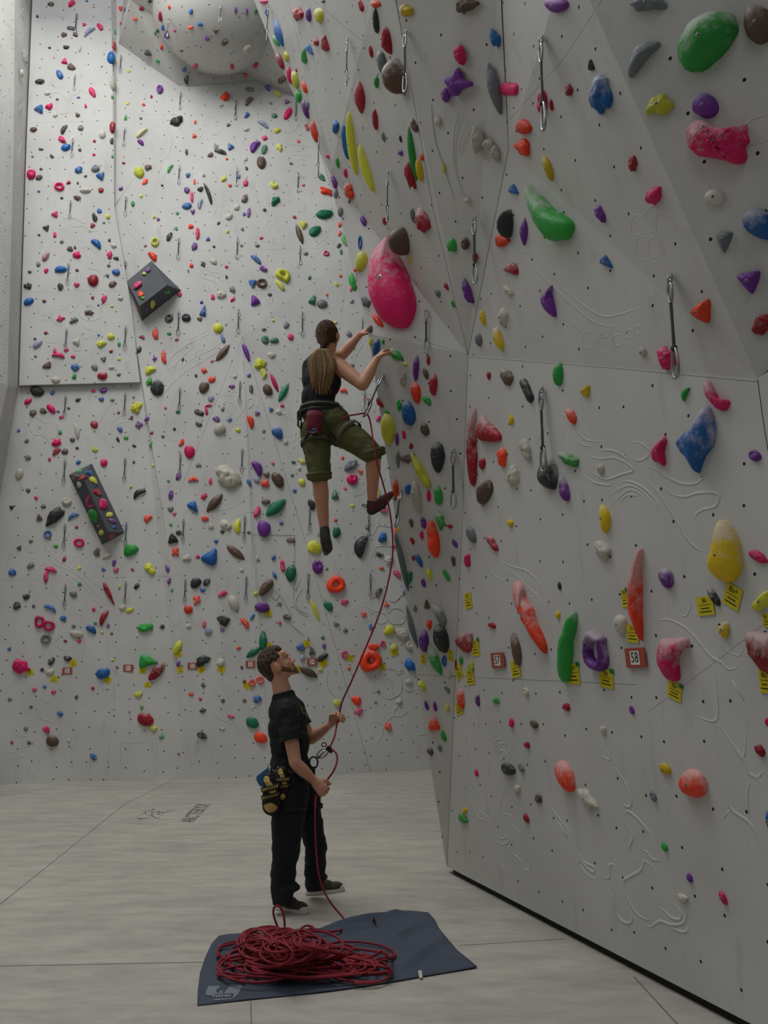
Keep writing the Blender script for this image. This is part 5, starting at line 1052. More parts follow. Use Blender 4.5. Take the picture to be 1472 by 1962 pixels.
OLIVE = mat('olive_cotton', srgb(84, 86, 48), 0.85, var=0.2, vscale=14, bump=0.5, bscale=26)
HAIRB = mat('hair_brown', srgb(74, 54, 36), 0.6, var=0.35, vscale=60, bump=0.8, bscale=160)
BEARD = mat('beard_brown', srgb(118, 84, 60), 0.7, var=0.35, vscale=120, bump=0.8, bscale=300)
HAIRC = mat('hair_brown_cap', srgb(70, 50, 32), 0.85, var=.3, vscale=30, bump=.6, bscale=120)
HAIRL = mat('hair_dark_blond', srgb(106, 80, 48), 0.5, var=0.3, vscale=40, bump=0.6, bscale=120)
HAIRT = mat('hair_blond_ends', srgb(152, 120, 74), 0.5, var=0.3, vscale=40, bump=0.6, bscale=120)
WEB = mat('webbing_black', srgb(30, 32, 34), 0.8); WEBO = mat('webbing_grey_olive', srgb(92, 90, 76), 0.8)
WHITE = mat('rubber_white', srgb(206, 204, 196), 0.5); LIPS = mat('lips', srgb(178, 108, 96), 0.5); CANV = mat('canvas_olive', srgb(70, 66, 52), 0.85, bump=.3, bscale=200)
EYE = mat('eye_white', srgb(225, 220, 214), 0.3); IRIS = mat('eye_iris', srgb(50, 44, 36), 0.3)
ROPE = mat('rope_red', srgb(150, 42, 56), 0.75, var=0.35, vscale=90, bump=0.6, bscale=220)
X_, Y_, Z_ = Vector((1, 0, 0)), Vector((0, 1, 0)), Vector((0, 0, 1))
def head_frame(fwd, up=(0, 0, 1)):
    f = Vector(fwd).normalized(); u = Vector(up); u = (u - f * u.dot(f)).normalized(); return f, u, u.cross(f)
def build_head(G, c, f, u, s, K=1.0):
    L = lambda a, b_, d: c + (f * a + s * b_ + u * d) * K
    class GG:
        def ball(_, c_, r_, *a, **k): G.ball(c_, tuple(x * K for x in r_) if hasattr(r_, '__len__') else r_ * K, *a, **k)
    H = GG()
    ax = (f, s, u)
    H.ball(L(-.012, 0, .012), (.098, .077, .100), ax, 28, 18)
    H.ball(L(.030, 0, -.030), (.066, .064, .075), ax, 22, 14)
    H.ball(L(.030, 0, -.070), (.056, .054, .048), ax, 18, 12)      # jaw
    H.ball(L(.078, 0, -.100), (.022, .026, .022), ax, 14, 10)      # chin
    H.ball(L(.070, 0, .040), (.026, .058, .034), ax, 18, 12)       # forehead
    H.ball(L(.083, 0, .018), (.014, .050, .010), ax, 16, 8)        # brow ridge
    limb(G, [L(.086, 0, .010), L(.104, 0, -.022), L(.114, 0, -.036)], [.009, .011, .0125], n=10)
    for q in (-1, 1):
        H.ball(L(.104, q * .012, -.040), (.011, .009, .008), ax, 10, 8)
        H.ball(L(.060, q * .036, -.030), (.026, .022, .026), ax, 14, 10)
        H.ball(L(-.004, q * .089, -.022), (.022, .012, .034), ((f + s * q * .3).normalized(), (s - f * q * .3).normalized(), u), 14, 10)
        H.ball(L(.010, q * .076, -.040), (.010, .009, .012), ax, 10, 8)
    H.ball(L(.094, 0, -.062), (.012, .024, .0065), ax, 14, 8); H.ball(L(.092, 0, -.074), (.012, .022, .0075), ax, 14, 8)
    return L
# ---------------------------------------------------------------- the belayer
YB = 6.3
bel = empty('person', floorpt(568, 1738))
BB = bel.location.copy()
def bq(px, py, Y=YB): return P(px, py, Y)
G = Geo()
hc = bq(530, 1273, 6.27); f, u, s = head_frame((.84, .10, .50))
L = build_head(G, hc, f, u, s, 1.09)
neck0 = L(-.030, 0, -.070); neckb = bq(541, 1327, 6.27)
limb(G, [neck0, neck0.lerp(neckb, .5) + X_ * .004, neckb], [.066, .064, .070])
chest = bq(554, 1385, 6.27); belly = bq(560, 1450, 6.27); pelv = bq(562, 1492, 6.27)
tor = (Vector((1, .12, 0)).normalized(), Vector((-.12, 1, 0)).normalized(), Z_)
G.ball(chest + Z_ * .02, (.110, .165, .17), tor, 24, 14); G.ball(belly, (.098, .135, .17), tor, 22, 12); G.ball(pelv, (.112, .155, .12), tor, 22, 12)
G.ball(bq(548, 1354, 6.27), (.070, .13, .050), tor, 20, 10)
shN = bq(549, 1362, 6.09); shF = bq(560, 1358, 6.46)
elN = bq(566, 1462, 6.00); wrN = bq(603, 1497, 6.07)
elF = bq(597, 1416, 6.46); wrF = bq(635, 1386, 6.34)
limb(G, [shN, shN.lerp(elN, .5), elN], [.056, .052, .044]); limb(G, [elN, elN.lerp(wrN, .3), wrN], [.044, .045, .029])
limb(G, [shF, shF.lerp(elF, .5), elF], [.054, .050, .042]); limb(G, [elF, elF.lerp(wrF, .3), wrF], [.042, .043, .028])
mk_hand(G, wrN, (.62, -.1, -.62), (.1, .95, -.2), (62, 70, 45), (.5, -.1, .8), scale=1.05, thumb=.7)
mk_hand(G, wrF, (.72, -.25, .66), (.35, -.90, -.35), (58, 62, 40), (-.5, -.1, .85), scale=1.05, thumb=.6)
hipN = bq(560, 1512, 6.16); knN = bq(547, 1632, 6.10); anN = bq(545, 1726, 6.10)
hipF = bq(583, 1512, 6.40); knF = bq(606, 1620, 6.42); anF = bq(606, 1690, 6.50)
for a_, b_, c_ in ((hipN, knN, anN), (hipF, knF, anF)): limb(G, [a_, b_, b_.lerp(c_, .3), c_], [.088, .056, .054, .038])
body = solidify_blob('body', G, .0058, [SKIN], bel, 3)
# eyes
for q in (-1, 1):
    G = Geo(); G.ball(L(.079, q * .030, -.008), .0110, nu=14, nv=10); e_ = G.obj('eye', [EYE], bel)
    G = Geo(); G.ball(L(.0875, q * .030, -.005), (.0052, .0056, .0056), nu=10, nv=8); G.obj('iris', [IRIS], e_)
    G = Geo(); limb(G, [L(.084, q * .048, .012), L(.094, q * .032, .022), L(.096, q * .014, .018)], [.003, .0045, .004], n=8); G.obj('eyebrow', [BEARD], bel)
G = Geo(); G.ball(L(.097, 0, -.0635), (.0115, .021, .0058), (f, s, u), 14, 8); G.ball(L(.095, 0, -.0745), (.0115, .019, .0066), (f, s, u), 14, 8); G.obj('lips', [LIPS], bel)
# short curly hair and beard
def clumps(G, n, test, surf, r0, r1, seed, L=L):
    rr = random.Random(seed); k = 0
    while k < n:
        a = rr.uniform(0, 2 * math.pi); cz_ = rr.uniform(-1, 1); sr = math.sqrt(1 - cz_ * cz_); d = (sr * math.cos(a), sr * math.sin(a), cz_)
        if not test(*d): continue
        k += 1; p = surf(*d); G.ball(L(*p), rr.uniform(r0, r1), nu=8, nv=6)
G = Geo()
scalp = lambda a, b_, c_: not (abs(b_) > .55 and -.42 < a < .45 and c_ < .16) and ((c_ > .42 and a < .86) or (a < -.05 and c_ > -.72) or (abs(b_) > .55 and a < .50 and c_ > .12) or (abs(b_) > .6 and a < .1 and c_ > -.1))
G.ball(L(-.030, 0, .024), (.104, .081, .102), (f, s, u), 26, 16)
G.ball(L(-.062, 0, -.050), (.045, .062, .050), (f, s, u), 20, 12)
clumps(G, 460, scalp, lambda a, b_, c_: (-.014 + a * .097, b_ * .078, .014 + c_ * (.104 + .016 * max(0, a)) + .004), .009, .0175, 5)
def faceclear(p):
    q = p - hc; return not (q.dot(f) > .055 and q.dot(u) < .055)
solidify_blob('hair', G, .0052, [HAIRB], bel, 1, disp=.0035, dscale=.012, keep=faceclear)
G = Geo(); rr = random.Random(9)
for k in range(1100):
    t = rr.random(); q = rr.choice((-1, 1)); v = rr.random()
    # along the jaw line from the ear to the chin
    a = .004 + t * .084; b_ = q * (.0595 + .008 * v - .037 * t ** 1.6) ; d = -.050 - .060 * t ** .8 + v * .042 * (1 - .4 * t)
    if t > .75 and v > .6 : d = -.058 + rr.uniform(-.004, .004); a = .094; b_ = q * rr.uniform(.004, .026)
    p = Vector((a, b_, d)); G.ball(L(*p), rr.uniform(.003, .0056), nu=6, nv=5)
for k in range(300):
    a_ = rr.uniform(-1, 1); G.ball(L(.080 + .021 * math.cos(a_), .025 * math.sin(a_) * 1.1, -.098 + rr.uniform(-.022, .013)), rr.uniform(.005, .0075), nu=6, nv=5)
solidify_blob('beard', G, .004, [BEARD], bel, 1, disp=.001, dscale=.006)
# t-shirt
G = Geo()
G.ball(chest + Z_ * .02, (.132, .188, .18), tor, 26, 16); G.ball(bq(555, 1425, 6.27), (.140, .172, .20), tor, 24, 14); G.ball(bq(556, 1462, 6.27), (.142, .172, .13), tor, 22, 12); G.ball(bq(552, 1395, 6.27), (.140, .175, .15), tor, 22, 12)
G.ball(bq(547, 1350, 6.27), (.092, .165, .062), tor, 22, 12); G.ball(bq(541, 1366, 6.27) , (.10, .15, .12), tor, 22, 12)
limb(G, [neckb - Z_ * .0, bq(545, 1340, 6.27), bq(549, 1362, 6.27)], [.070, .090, .128])
sN = shN.lerp(elN, .62); sF = shF.lerp(elF, .62)
limb(G, [shN, sN], [.082, .078], n=18); limb(G, [shF, sF], [.078, .072], n=18)
def shirtcut(p):
    if p.z < belly.z - .165: return False
    for a_, b_ in ((shN, elN), (shF, elF)):
        d_ = (b_ - a_); t = (p - a_).dot(d_) / d_.length_squared
        if t > .60 and (p - a_ - d_ * t).length < .11 and t < 1.05 and abs(p.y - chest.y) > .12: return False
    d_ = (neck0 - neckb).normalized()
    if (p - neckb).dot(Vector((-.25, 0, 1)).normalized()) > .0: return False
    return True
shirt = solidify_blob('t_shirt', G, .008, [BLACK], bel, 5, disp=.010, dscale=.07, keep=shirtcut)
md = shirt.modifiers.new('cloth', 'SOLIDIFY'); md.thickness = .004; md.offset = 0
# print on the shirt front, part of the cloth's own colour
M_PRINT = mat('shirt_print_green', srgb(118, 132, 34), .8); M_PRINT2 = mat('shirt_print_grey', srgb(92, 98, 92), .8)
def strips(name, polys, m, Y, parent, r):
    G = Geo(); tree = BVHTree.FromPolygons([v.co for v in shirt.data.vertices], [list(p.vertices) for p in shirt.data.polygons])
    for pl in polys:
        pts = []
        for a in smooth_curve([Vector((x, y, 0)) for x, y in pl], 5):
            h_ = tree.ray_cast(CAM, ray(a.x, a.y).normalized())
            if h_[0] is not None: pts.append(h_[0] + h_[1] * .003)
        if len(pts) > 1: G.tube(pts, r, 6, flat=.3, up=(0, -1, 0))
    if G.v: G.obj(name, [m], parent)
zz = lambda s_: z(470, 1220, 6.4, s_)
strips('print', [zz("655,850 680,880 700,930 720,955"), zz("680,850 700,880 690,900 705,925 720,940"), zz("735,925 745,960 750,990")], M_PRINT, 6.1, shirt, .004)
strips('print', [zz("690,1150 700,1190 710,1150 720,1190"), zz("730,1150 725,1190 750,1185 745,1150"), zz("755,1190 760,1150 775,1185")], M_PRINT2, 6.1, shirt, .003)
# trousers
G = Geo()
G.ball(bq(560, 1490, 6.27), (.128, .170, .11), tor, 24, 14); G.ball(bq(556, 1520, 6.25), (.135, .175, .13), tor, 24, 14)
limb(G, [hipN + Z_ * .02, bq(551, 1575, 6.13), knN, bq(542, 1680, 6.10), bq(541, 1722, 6.10)], [.120, .112, .094, .084, .072], n=20)
limb(G, [hipF + Z_ * .02, bq(592, 1570, 6.40), knF, bq(604, 1665, 6.44), bq(602, 1697, 6.50)], [.110, .098, .080, .076, .066], n=20)
G.ball(bq(552, 1700, 6.09), (.088, .08, .03), None, 16, 8); G.ball(bq(607, 1680, 6.46), (.080, .075, .03), None, 16, 8)
solidify_blob('trousers', G, .009, [TROUS], bel, 4, disp=.013, dscale=.085, keep=lambda p: p.z > .065 and p.z < pelv.z + .075)
# shoes: canvas upper, rubber sole, toe cap, laces
def sneaker(heel, toe, up=.0):
    d = (toe - heel); d.z = 0; Ln = d.length; d.normalize(); sd = Vector((-d.y, d.x, 0)); h0 = Vector((heel.x, heel.y, 0))
    W = lambda t: .036 + .014 * math.sin(min(1, t * 1.25) * math.pi) + .006 * t
    def ringpts(t, z_, k=1.0, inn=0): return h0 + d * (Ln * t), W(t) * k
    g1 = Geo()
    N = 40; vs = []; out = []
    for i in range(N):
        a = 2 * math.pi * i / N; cx_ = .5 + .5 * math.cos(a); w_ = (.044 + .008 * math.cos(a) ) * (1 if abs(math.sin(a)) else 1)
        out.append(h0 + d * (Ln * (.5 + .5 * math.copysign(abs(math.cos(a)) ** .8, math.cos(a)))) + sd * (w_ * math.copysign(abs(math.sin(a)) ** .65, math.sin(a))))
    def band(g_, z0, z1, k):
        cc = h0 + d * Ln * .5; b0 = [cc + (p - cc) * k + Z_ * z0 for p in out]; b1 = [cc + (p - cc) * k + Z_ * z1 for p in out]
        g_.add(b0 + b1, [[i, (i + 1) % N, N + (i + 1) % N, N + i] for i in range(N)] + [list(range(N))[::-1], list(range(N, 2 * N))], 0, False)
    root_up = Geo(); ax = (d, sd, Z_)
    root_up.ball(h0 + d * Ln * .72 + Z_ * .038, (Ln * .26, .044, .034), ax, 22, 12); root_up.ball(h0 + d * Ln * .40 + Z_ * .052, (Ln * .32, .040, .048), ax, 22, 12)
    root_up.ball(h0 + d * Ln * .20 + Z_ * .055, (Ln * .20, .036, .052), ax, 22, 12); limb(root_up, [h0 + d * Ln * .24 + Z_ * .06, h0 + d * Ln * .26 + Z_ * .10], [.042, .038])
    sh = solidify_blob('shoe', root_up, .006, [CANV], bel, 3)
    g_ = Geo(); band(g_, .002, .026, 1.0); band(g_, .008, .020, 1.02); g_.obj('sole', [WHITE], sh)
    g_ = Geo(); g_.ball(h0 + d * Ln * .875 + Z_ * .026, (Ln * .125, .041, .028), ax, 20, 12); g_.obj('toe_cap', [WHITE], sh)
    g_ = Geo()
    for k in range(5):
        t = .42 + k * .075; zt = .094 - (t - .42) * .13
        limb(g_, [h0 + d * Ln * t + sd * .020 + Z_ * (zt - .006), h0 + d * Ln * (t + .03) + Z_ * (zt + .003), h0 + d * Ln * t - sd * .020 + Z_ * (zt - .006)], [.003, .0035, .003], n=6)
        g_.ball(h0 + d * Ln * t - sd * .024 + Z_ * (zt - .012), .005, nu=8, nv=6, mi=1)
    g_.obj('laces', [WEB, WHITE], sh)
    return sh
sneaker(floorpt(523, 1740), floorpt(591, 1751))
sneaker(floorpt(586, 1716), floorpt(659, 1706))
# harness worn by a person
def belt(G, c, rx, ry, h_, ax, n=28, th=.006, mi=0, tilt=None):
    vs = []; k = 0
    for i in range(n):
        a = 2 * math.pi * i / n; e = ax[0] * math.cos(a) + ax[1] * math.sin(a)
        p = c + ax[0] * (rx * math.cos(a)) + ax[1] * (ry * math.sin(a))
        for zz_, oo in ((-h_, 0), (h_, 0), (h_, th), (-h_, th)): vs.append(p + ax[2] * zz_ + e * oo)
    fs = []
    for i in range(n):
        j = (i + 1) % n
        for q in range(4): fs.append([i * 4 + q, i * 4 + (q + 1) % 4, j * 4 + (q + 1) % 4, j * 4 + q])
    G.add(vs, fs, mi, True)
G = Geo(); wc = bq(559, 1474, 6.27)
belt(G, wc, .140, .182, .024, tor); belt(G, wc, .148, .190, .008, tor, mi=1)
for cc, rr_ in ((bq(556, 1548, 6.14), .112), (bq(590, 1544, 6.40), .104)): belt(G, cc, rr_, rr_, .014, (X_, Y_, Z_))
G.tube([wc + X_ * .16 + Z_ * a_ - Y_ * .02 for a_ in (.02, -.02, -.06, -.10)], .012, 8)
G.tube([wc + Vector((-.12, -.12, 0)) + Vector((0, -.03 * math.sin(t), -.06 * math.sin(t) - .0)) + X_ * (.10 * t / math.pi) for t in [k * math.pi / 8 for k in range(9)]], .005, 6)
G.obj('harness', [WEB, WEBO], bel)
tag(bel, 'person on the floor in black t-shirt, looking up and holding a red rope', 'person')

# ---------------------------------------------------------------- the climber
clm = empty('person', P(620, 800, 6.35)); YC = 6.35
G = Geo()
hc2 = P(629, 643, 6.35); f2, u2, s2 = head_frame((.42, .90, .10))
L2 = build_head(G, hc2, f2, u2, s2)
nk0 = L2(-.02, 0, -.08); nkb = P(628, 690, 6.36)
limb(G, [nk0, nkb], [.058, .062])
tor2 = (Vector((.87, -.30, .0)).normalized(), Vector((.30, .87, 0)).normalized(), Z_)      # width, depth, up
spine = [P(626, 698, 6.36), P(618, 725, 6.35), P(611, 760, 6.35), P(618, 800, 6.35)]
G.ball(spine[0], (.15, .09, .07), tor2, 22, 12); G.ball(spine[1], (.155, .105, .15), tor2, 24, 14); G.ball(spine[2], (.125, .095, .15), tor2, 22, 12); G.ball(spine[3], (.128, .09, .10), tor2, 22, 12)
sR = P(652, 703, 6.30); eR = P(695, 737, 6.18); wR = P(722, 688, 6.28)
sL = P(603, 694, 6.46); eL = P(655, 681, 6.62); wL = P(689, 642, 6.62)
limb(G, [sR, sR.lerp(eR, .45), eR], [.066, .058, .050]); limb(G, [eR, eR.lerp(wR, .3), wR], [.050, .051, .031])
limb(G, [sL, sL.lerp(eL, .5), eL], [.062, .052, .046]); limb(G, [eL, eL.lerp(wL, .3), wL], [.046, .047, .030])
mk_hand(G, wR, (.50, .25, .80), (.55, .35, -.55), (38, 48, 30), (-.6, -.5, .3), scale=1.05, thumb=.4)
mk_hand(G, wL, (.72, -.10, .55), (.40, .45, -.60), (50, 60, 40), (-.2, -.9, .2), scale=1.0, thumb=.5)
hL = P(604, 812, 6.36); kL = P(612, 908, 6.30); aL = P(622, 1018, 6.38)
hR = P(640, 810, 6.36); kR = P(716, 868, 6.22); aR = P(713, 962, 6.38)
limb(G, [hL, kL], [.092, .060]); limb(G, [kL, kL.lerp(aL, .32), kL.lerp(aL, .62), aL], [.058, .061, .048, .036])
limb(G, [hR, kR], [.092, .060]); limb(G, [kR, kR.lerp(aR, .30), kR.lerp(aR, .62), aR], [.058, .060, .047, .036])
toeL = P(625, 1056, 6.48); toeR = P(749, 949, 6.56)
limb(G, [aL, P(622, 1034, 6.42), toeL], [.036, .040, .026]); limb(G, [aR, P(717, 972, 6.40), toeR], [.036, .038, .024])
solidify_blob('body', G, .0058, [SKIN2], clm, 3)
# hair: dark cap over the skull, long pony tail of strands
G = Geo(); G.ball(L2(-.016, 0, .012), (.104, .086, .108), (f2, s2, u2), 40, 28, namp=.05)
G.ball(L2(-.060, 0, -.035), (.055, .062, .062), (f2, s2, u2), 20, 12)
hr = random.Random(4)
knot = P(619, 667, 6.235)
for k in range(420):
    a = hr.uniform(-1.75, 1.75); b_ = hr.uniform(-.5, 1.5)
    st = L2(-.016 + .106 * math.cos(b_) * -math.cos(a) , .088 * math.sin(a) * math.cos(b_), .012 + .110 * math.sin(b_))
    st2 = st.lerp(knot, .5); out = (st2 - L2(-.016, 0, .012)); ln = out.length
    st2 = L2(-.016, 0, .012) + out.normalized() * max(ln, .106)
    G.tube(smooth_curve([st, st2, knot], 4), .0042, 5, mi=(1 if hr.random() < .14 else 0))
G.obj('hair', [HAIRC, HAIRL], clm)
def face2(p):
    return True
G = Geo(); G.tube([knot + Vector((.022 * math.cos(t), .012, .022 * math.sin(t))) for t in [k * math.pi / 6 for k in range(12)]], .006, 6, closed=True); G.obj('hair_tie', [WEB], clm)
G = Geo()
for k in range(480):
    a, rd = hr.uniform(0, 6.283), math.sqrt(hr.random()); dx, dy = rd * math.cos(a), rd * math.sin(a)
    ln = hr.uniform(.72, 1.03); pts = []; tw = hr.uniform(-1, 1)
    for i in range(9):
        t = i / 8 * ln; cx_ = 618 - 1.5 * math.sin(t * 3.0); cy_ = 668 + 88 * t
        wv = 9 + 15.5 * math.sin(min(1, t * 2.6) * math.pi / 2) * (1 - .40 * max(0, t - .55) / .45)
        if t > .8: wv *= .8
        p = P(cx_ + dx * wv * 1.04 + 2.5 * math.sin(t * 7 + a), cy_, 6.235 - .015 * math.sin(t * 3) + dy * (.018 + .026 * min(1, t * 2)) + .02 * t)
        pts.append(p)
    G.tube(smooth_curve(pts, 2), .0042, 5, mi=(1 if hr.random() < .55 else 0), taper=[.7 + .6 * math.sin(math.pi * i / 16) if i < 16 else .35 for i in range(17)])
G.obj('ponytail', [HAIRL, HAIRT], clm)
# black vest
G = Geo()
G.ball(P(617, 730, 6.35), (.160, .125, .165), tor2, 26, 16); G.ball(P(610, 762, 6.35), (.140, .118, .15), tor2, 24, 14); G.ball(P(612, 780, 6.35), (.145, .120, .08), tor2, 22, 12)
G.ball(P(622, 700, 6.355), (.115, .10, .085), tor2, 20, 12); limb(G, [P(612, 684, 6.40), P(598, 702, 6.40), P(600, 730, 6.37)], [.055, .078, .09]); limb(G, [P(620, 690, 6.36), P(640, 700, 6.34)], [.06, .05])
def vestcut(p):
    if (p - sR).length < .085: return False
    q = proj(p)
    return q[1] < 790
vest = solidify_blob('vest', G, .008, [BLACK], clm, 5, disp=.007, dscale=.08, keep=vestcut)
md = vest.modifiers.new('cloth', 'SOLIDIFY'); md.thickness = .004; md.offset = 0
# rolled-up olive trousers
G = Geo()
G.ball(P(617, 795, 6.35), (.160, .125, .09), tor2, 24, 14); G.ball(P(618, 818, 6.36), (.170, .135, .11), tor2, 24, 14); G.ball(P(642, 808, 6.33), (.125, .125, .12), None, 20, 12)
limb(G, [P(602, 825, 6.35), P(608, 865, 6.32), P(612, 908, 6.30)], [.115, .106, .090], n=20)
limb(G, [P(640, 822, 6.36), P(680, 842, 6.28), P(712, 868, 6.23)], [.118, .108, .088], n=20)
tr2 = solidify_blob('cropped_trousers', G, .008, [OLIVE], clm, 4, disp=.010, dscale=.07)
def cuff(c, ax, r):
    G = Geo()
    a_ = ax.normalized(); o1 = a_.orthogonal().normalized(); o2 = a_.cross(o1)
    G.tube([c + o1 * (r * math.cos(t)) + o2 * (r * math.sin(t)) + a_ * .006 * math.sin(3 * t) for t in [k * math.pi / 10 for k in range(20)]], .020, 8, closed=True)
    G.tube([c + a_ * .022 + o1 * ((r + .006) * math.cos(t)) + o2 * ((r + .006) * math.sin(t)) for t in [k * math.pi / 10 for k in range(20)]], .018, 8, closed=True)
    G.obj('cuff', [OLIVE], tr2)
cuff(P(612, 914, 6.30), (kL - aL), .080); cuff(P(717, 871, 6.22), (hR - kR) * .6 + (kR - aR), .076)
# climber's harness
G = Geo(); wc = P(613, 783, 6.35)
axw = (tor2[0], tor2[1], (Z_ + tor2[0] * .10).normalized())
belt(G, wc, .158, .124, .028, axw, mi=0, th=.003); belt(G, wc + Z_ * .012, .161, .127, .008, axw, mi=1, th=.003); belt(G, wc - Z_ * .034, .164, .130, .010, axw, mi=0, th=.003)
for c_, d_, r_ in ((P(606, 848, 6.33), (hL - kL), .118), (P(668, 832, 6.30), (hR - kR), .118)):
    a_ = d_.normalized(); o1 = a_.orthogonal().normalized(); belt(G, c_, r_, r_, .018, (o1, a_.cross(o1), a_), mi=1)
for sx in (-1, 1):
    G.tube([P(613 + sx * 8 , 800, 6.22), P(613 + sx * 16, 822, 6.22), P(613 + sx * 30, 842, 6.22)], .007, 6)
for sx in (-1, 1):
    G.tube([wc + tor2[0] * (sx * .150) + Vector((sx * .03 * math.sin(t), -.05 - .01 * math.sin(t), -.05 + .05 * math.cos(t))) for t in [k * math.pi / 8 for k in range(9)]], .006, 6)
G.box(P(574, 797, 6.30), (.018, .02, .03)); G.tube([P(572, 800, 6.28), P(571, 815, 6.28), P(576, 822, 6.28), P(578, 808, 6.28)], .008, 6)
G.obj('harness', [WEB, WEBO], clm)
# climbing shoes worn on the feet
SHOE2 = mat('shoe_dark_grey', srgb(62, 60, 62), 0.6, bump=.3, bscale=90); RED2 = mat('shoe_maroon', srgb(84, 46, 48), 0.7); RUB = mat('shoe_rubber', srgb(28, 29, 30), .5)
def climb_shoe(an, heel, ball_, toe, m1, loop):
    G = Geo(); limb(G, [heel, heel.lerp(ball_, .5), ball_, toe], [.040, .043, .044, .026], n=16); limb(G, [an, heel], [.040, .040], n=16)
    s_ = solidify_blob('climbing_shoe', G, .006, [m1], clm, 3)
    G = Geo(); dn = Vector((0, .012, -.012)); limb(G, [heel + dn, heel.lerp(ball_, .5) + dn * 1.2, ball_ + dn, toe + dn * .4], [.040, .041, .043, .026], n=16); G.obj('sole', [RUB], s_)
    G = Geo(); G.tube([Vector(p) for p in loop], .004, 6, closed=True); G.obj('pull_loop', [WEB], s_)
climb_shoe(P(622, 1014, 6.37), P(624, 1032, 6.36), P(627, 1047, 6.42), P(625, 1057, 6.50), SHOE2, [P(x, y, 6.31) for x, y in ((616, 1022), (611, 1023), (610, 1028), (615, 1029))])
climb_shoe(P(713, 960, 6.38), P(712, 974, 6.38), P(730, 962, 6.46), P(749, 947, 6.56), RED2, [P(x, y, 6.31) for x, y in ((706, 969), (694, 966), (693, 969), (704, 973))])
tag(clm, 'person climbing in black vest and rolled olive trousers, long blond ponytail down the back', 'person')
# chalk bag
G = Geo(); M_BAG = mat('chalk_bag_maroon', srgb(112, 30, 52), .8, bump=.3, bscale=60); M_BAGP = mat('chalk_bag_print', srgb(92, 140, 178), .8)
cb = empty('chalk_bag', P(602, 800, 6.16))
a0 = P(603, 790, 6.16); a1 = P(602, 828, 6.16)
G.tube([a0, a0.lerp(a1, .3), a0.lerp(a1, .7), a1, a1 - Z_ * .006], 1, 20, taper=[.058, .062, .060, .054, .03]); bagb = G.obj('pouch', [M_BAG], cb)
G = Geo(); G.tube([a0 + Z_ * .005, a0 + Z_ * .035], .056, 20, taper=[1, .85]); G.obj('rim', [WEB], cb)
G = Geo()
for pl in ([(593, 820), (598, 813), (606, 812), (611, 809)], [(592, 826), (600, 829), (610, 824)], [(598, 813), (595, 819), (600, 823), (607, 821)], [(604, 817), (611, 815)]):
    G.tube([P(x, y, 6.103 + .0009 * (x - 602) ** 2 * .35) for x, y in pl], .007, 6, flat=.4, up=(0, 1, 0))
G.obj('pattern', [M_BAGP], bagb)
G = Geo(); G.tube([P(590, 783, 6.2), P(600, 779, 6.19), P(614, 783, 6.2)], .006, 6); G.obj('strap', [WEB], cb)
tag(cb, "maroon chalk bag with blue pattern hanging at the back of the climber's waist", 'chalk bag')

# ================================================================ ROPE
rg = random.Random(21)
G = Geo(); RR = .0068
qdtop = hit(735, 722)[0]
clipp = P(700, 795, 6.22)
dF = Vector((.72, -.25, .66)).normalized(); dN = Vector((.62, -.1, -.62)).normalized()
up = [P(x, y, Y) for x, y, Y in ((650, 803, 6.16), (668, 797, 6.15), (684, 794, 6.18), (698, 792, 6.21), (706, 797, 6.22), (711, 815, 6.22), (716, 850, 6.12), (722, 885, 6.10), (735, 930, 6.15), (746, 975, 6.2), (751, 1010, 6.2), (753, 1050, 6.2), (749, 1090, 6.2), (738, 1140, 6.2), (722, 1190, 6.2), (700, 1243, 6.2), (676, 1300, 6.2), (656, 1344, 6.26), (650, 1370, 6.28), (645, 1392, 6.28), (641, 1412, 6.2), (632, 1434, 6.16),
      (638, 1437, 6.12), (645, 1445, 6.1), (646, 1458, 6.08), (641, 1474, 6.05), (632, 1488, 6.07), (624, 1498, 6.11), (614, 1511, 6.12), (606, 1524, 6.06), (604, 1550, 6.0), (604, 1585, 6.0), (606, 1630, 5.98), (610, 1670, 5.96), (619, 1703, 5.94), (634, 1730, 5.92), (652, 1752, 5.92))]
fl_ = [floorpt(663, 1766, .02), floorpt(661, 1776, .02), floorpt(648, 1783, .03), floorpt(628, 1785, .03), floorpt(606, 1781, .05), floorpt(592, 1778, .06)]
G.tube(smooth_curve(up + fl_, 5), RR, 8)
# the heap of slack on the sheet
def heap_h(px, py):
    q = ((px - 545) / 85) ** 2 + ((py - 1815) / 38) ** 2
    return .16 * math.exp(-q * 1.1) + .012
def loop(cx, cy, rx, ry, tilt, turns, zoff, jit=.12, lift=1.0, clampz=None):
    pts = []; n = int(14 * turns); ph = rg.uniform(0, 6.28); dr = rg.uniform(-3, 3)
    for i in range(n + 1):
        a = ph + 2 * math.pi * turns * i / n; jx = 1 + jit * math.sin(a * 1.7 + ph); x = rx * jx * math.cos(a); y = ry * jx * math.sin(a)
        ca, sa = math.cos(tilt), math.sin(tilt); X = cx + x * ca - y * sa + dr * i / n; Y = cy + x * sa * .4 + y * ca
        X = min(max(X, 417), 770); Y = min(max(Y, 1772), 1884)
        pts.append(floorpt(X, Y, .012 + zoff + (heap_h(X, Y) * lift)))
    return pts
segs = []
for k in range(30):
    t = rg.random(); cx = rg.uniform(470, 690); wmax = min(cx - 417, 770 - cx)
    segs.append(loop(cx, rg.uniform(1822, 1860), min(wmax, rg.uniform(28, 100)), rg.uniform(9, 26), rg.uniform(-.4, .4), rg.uniform(.8, 1.6), rg.uniform(0, .035), lift=rg.uniform(.1, .7)))
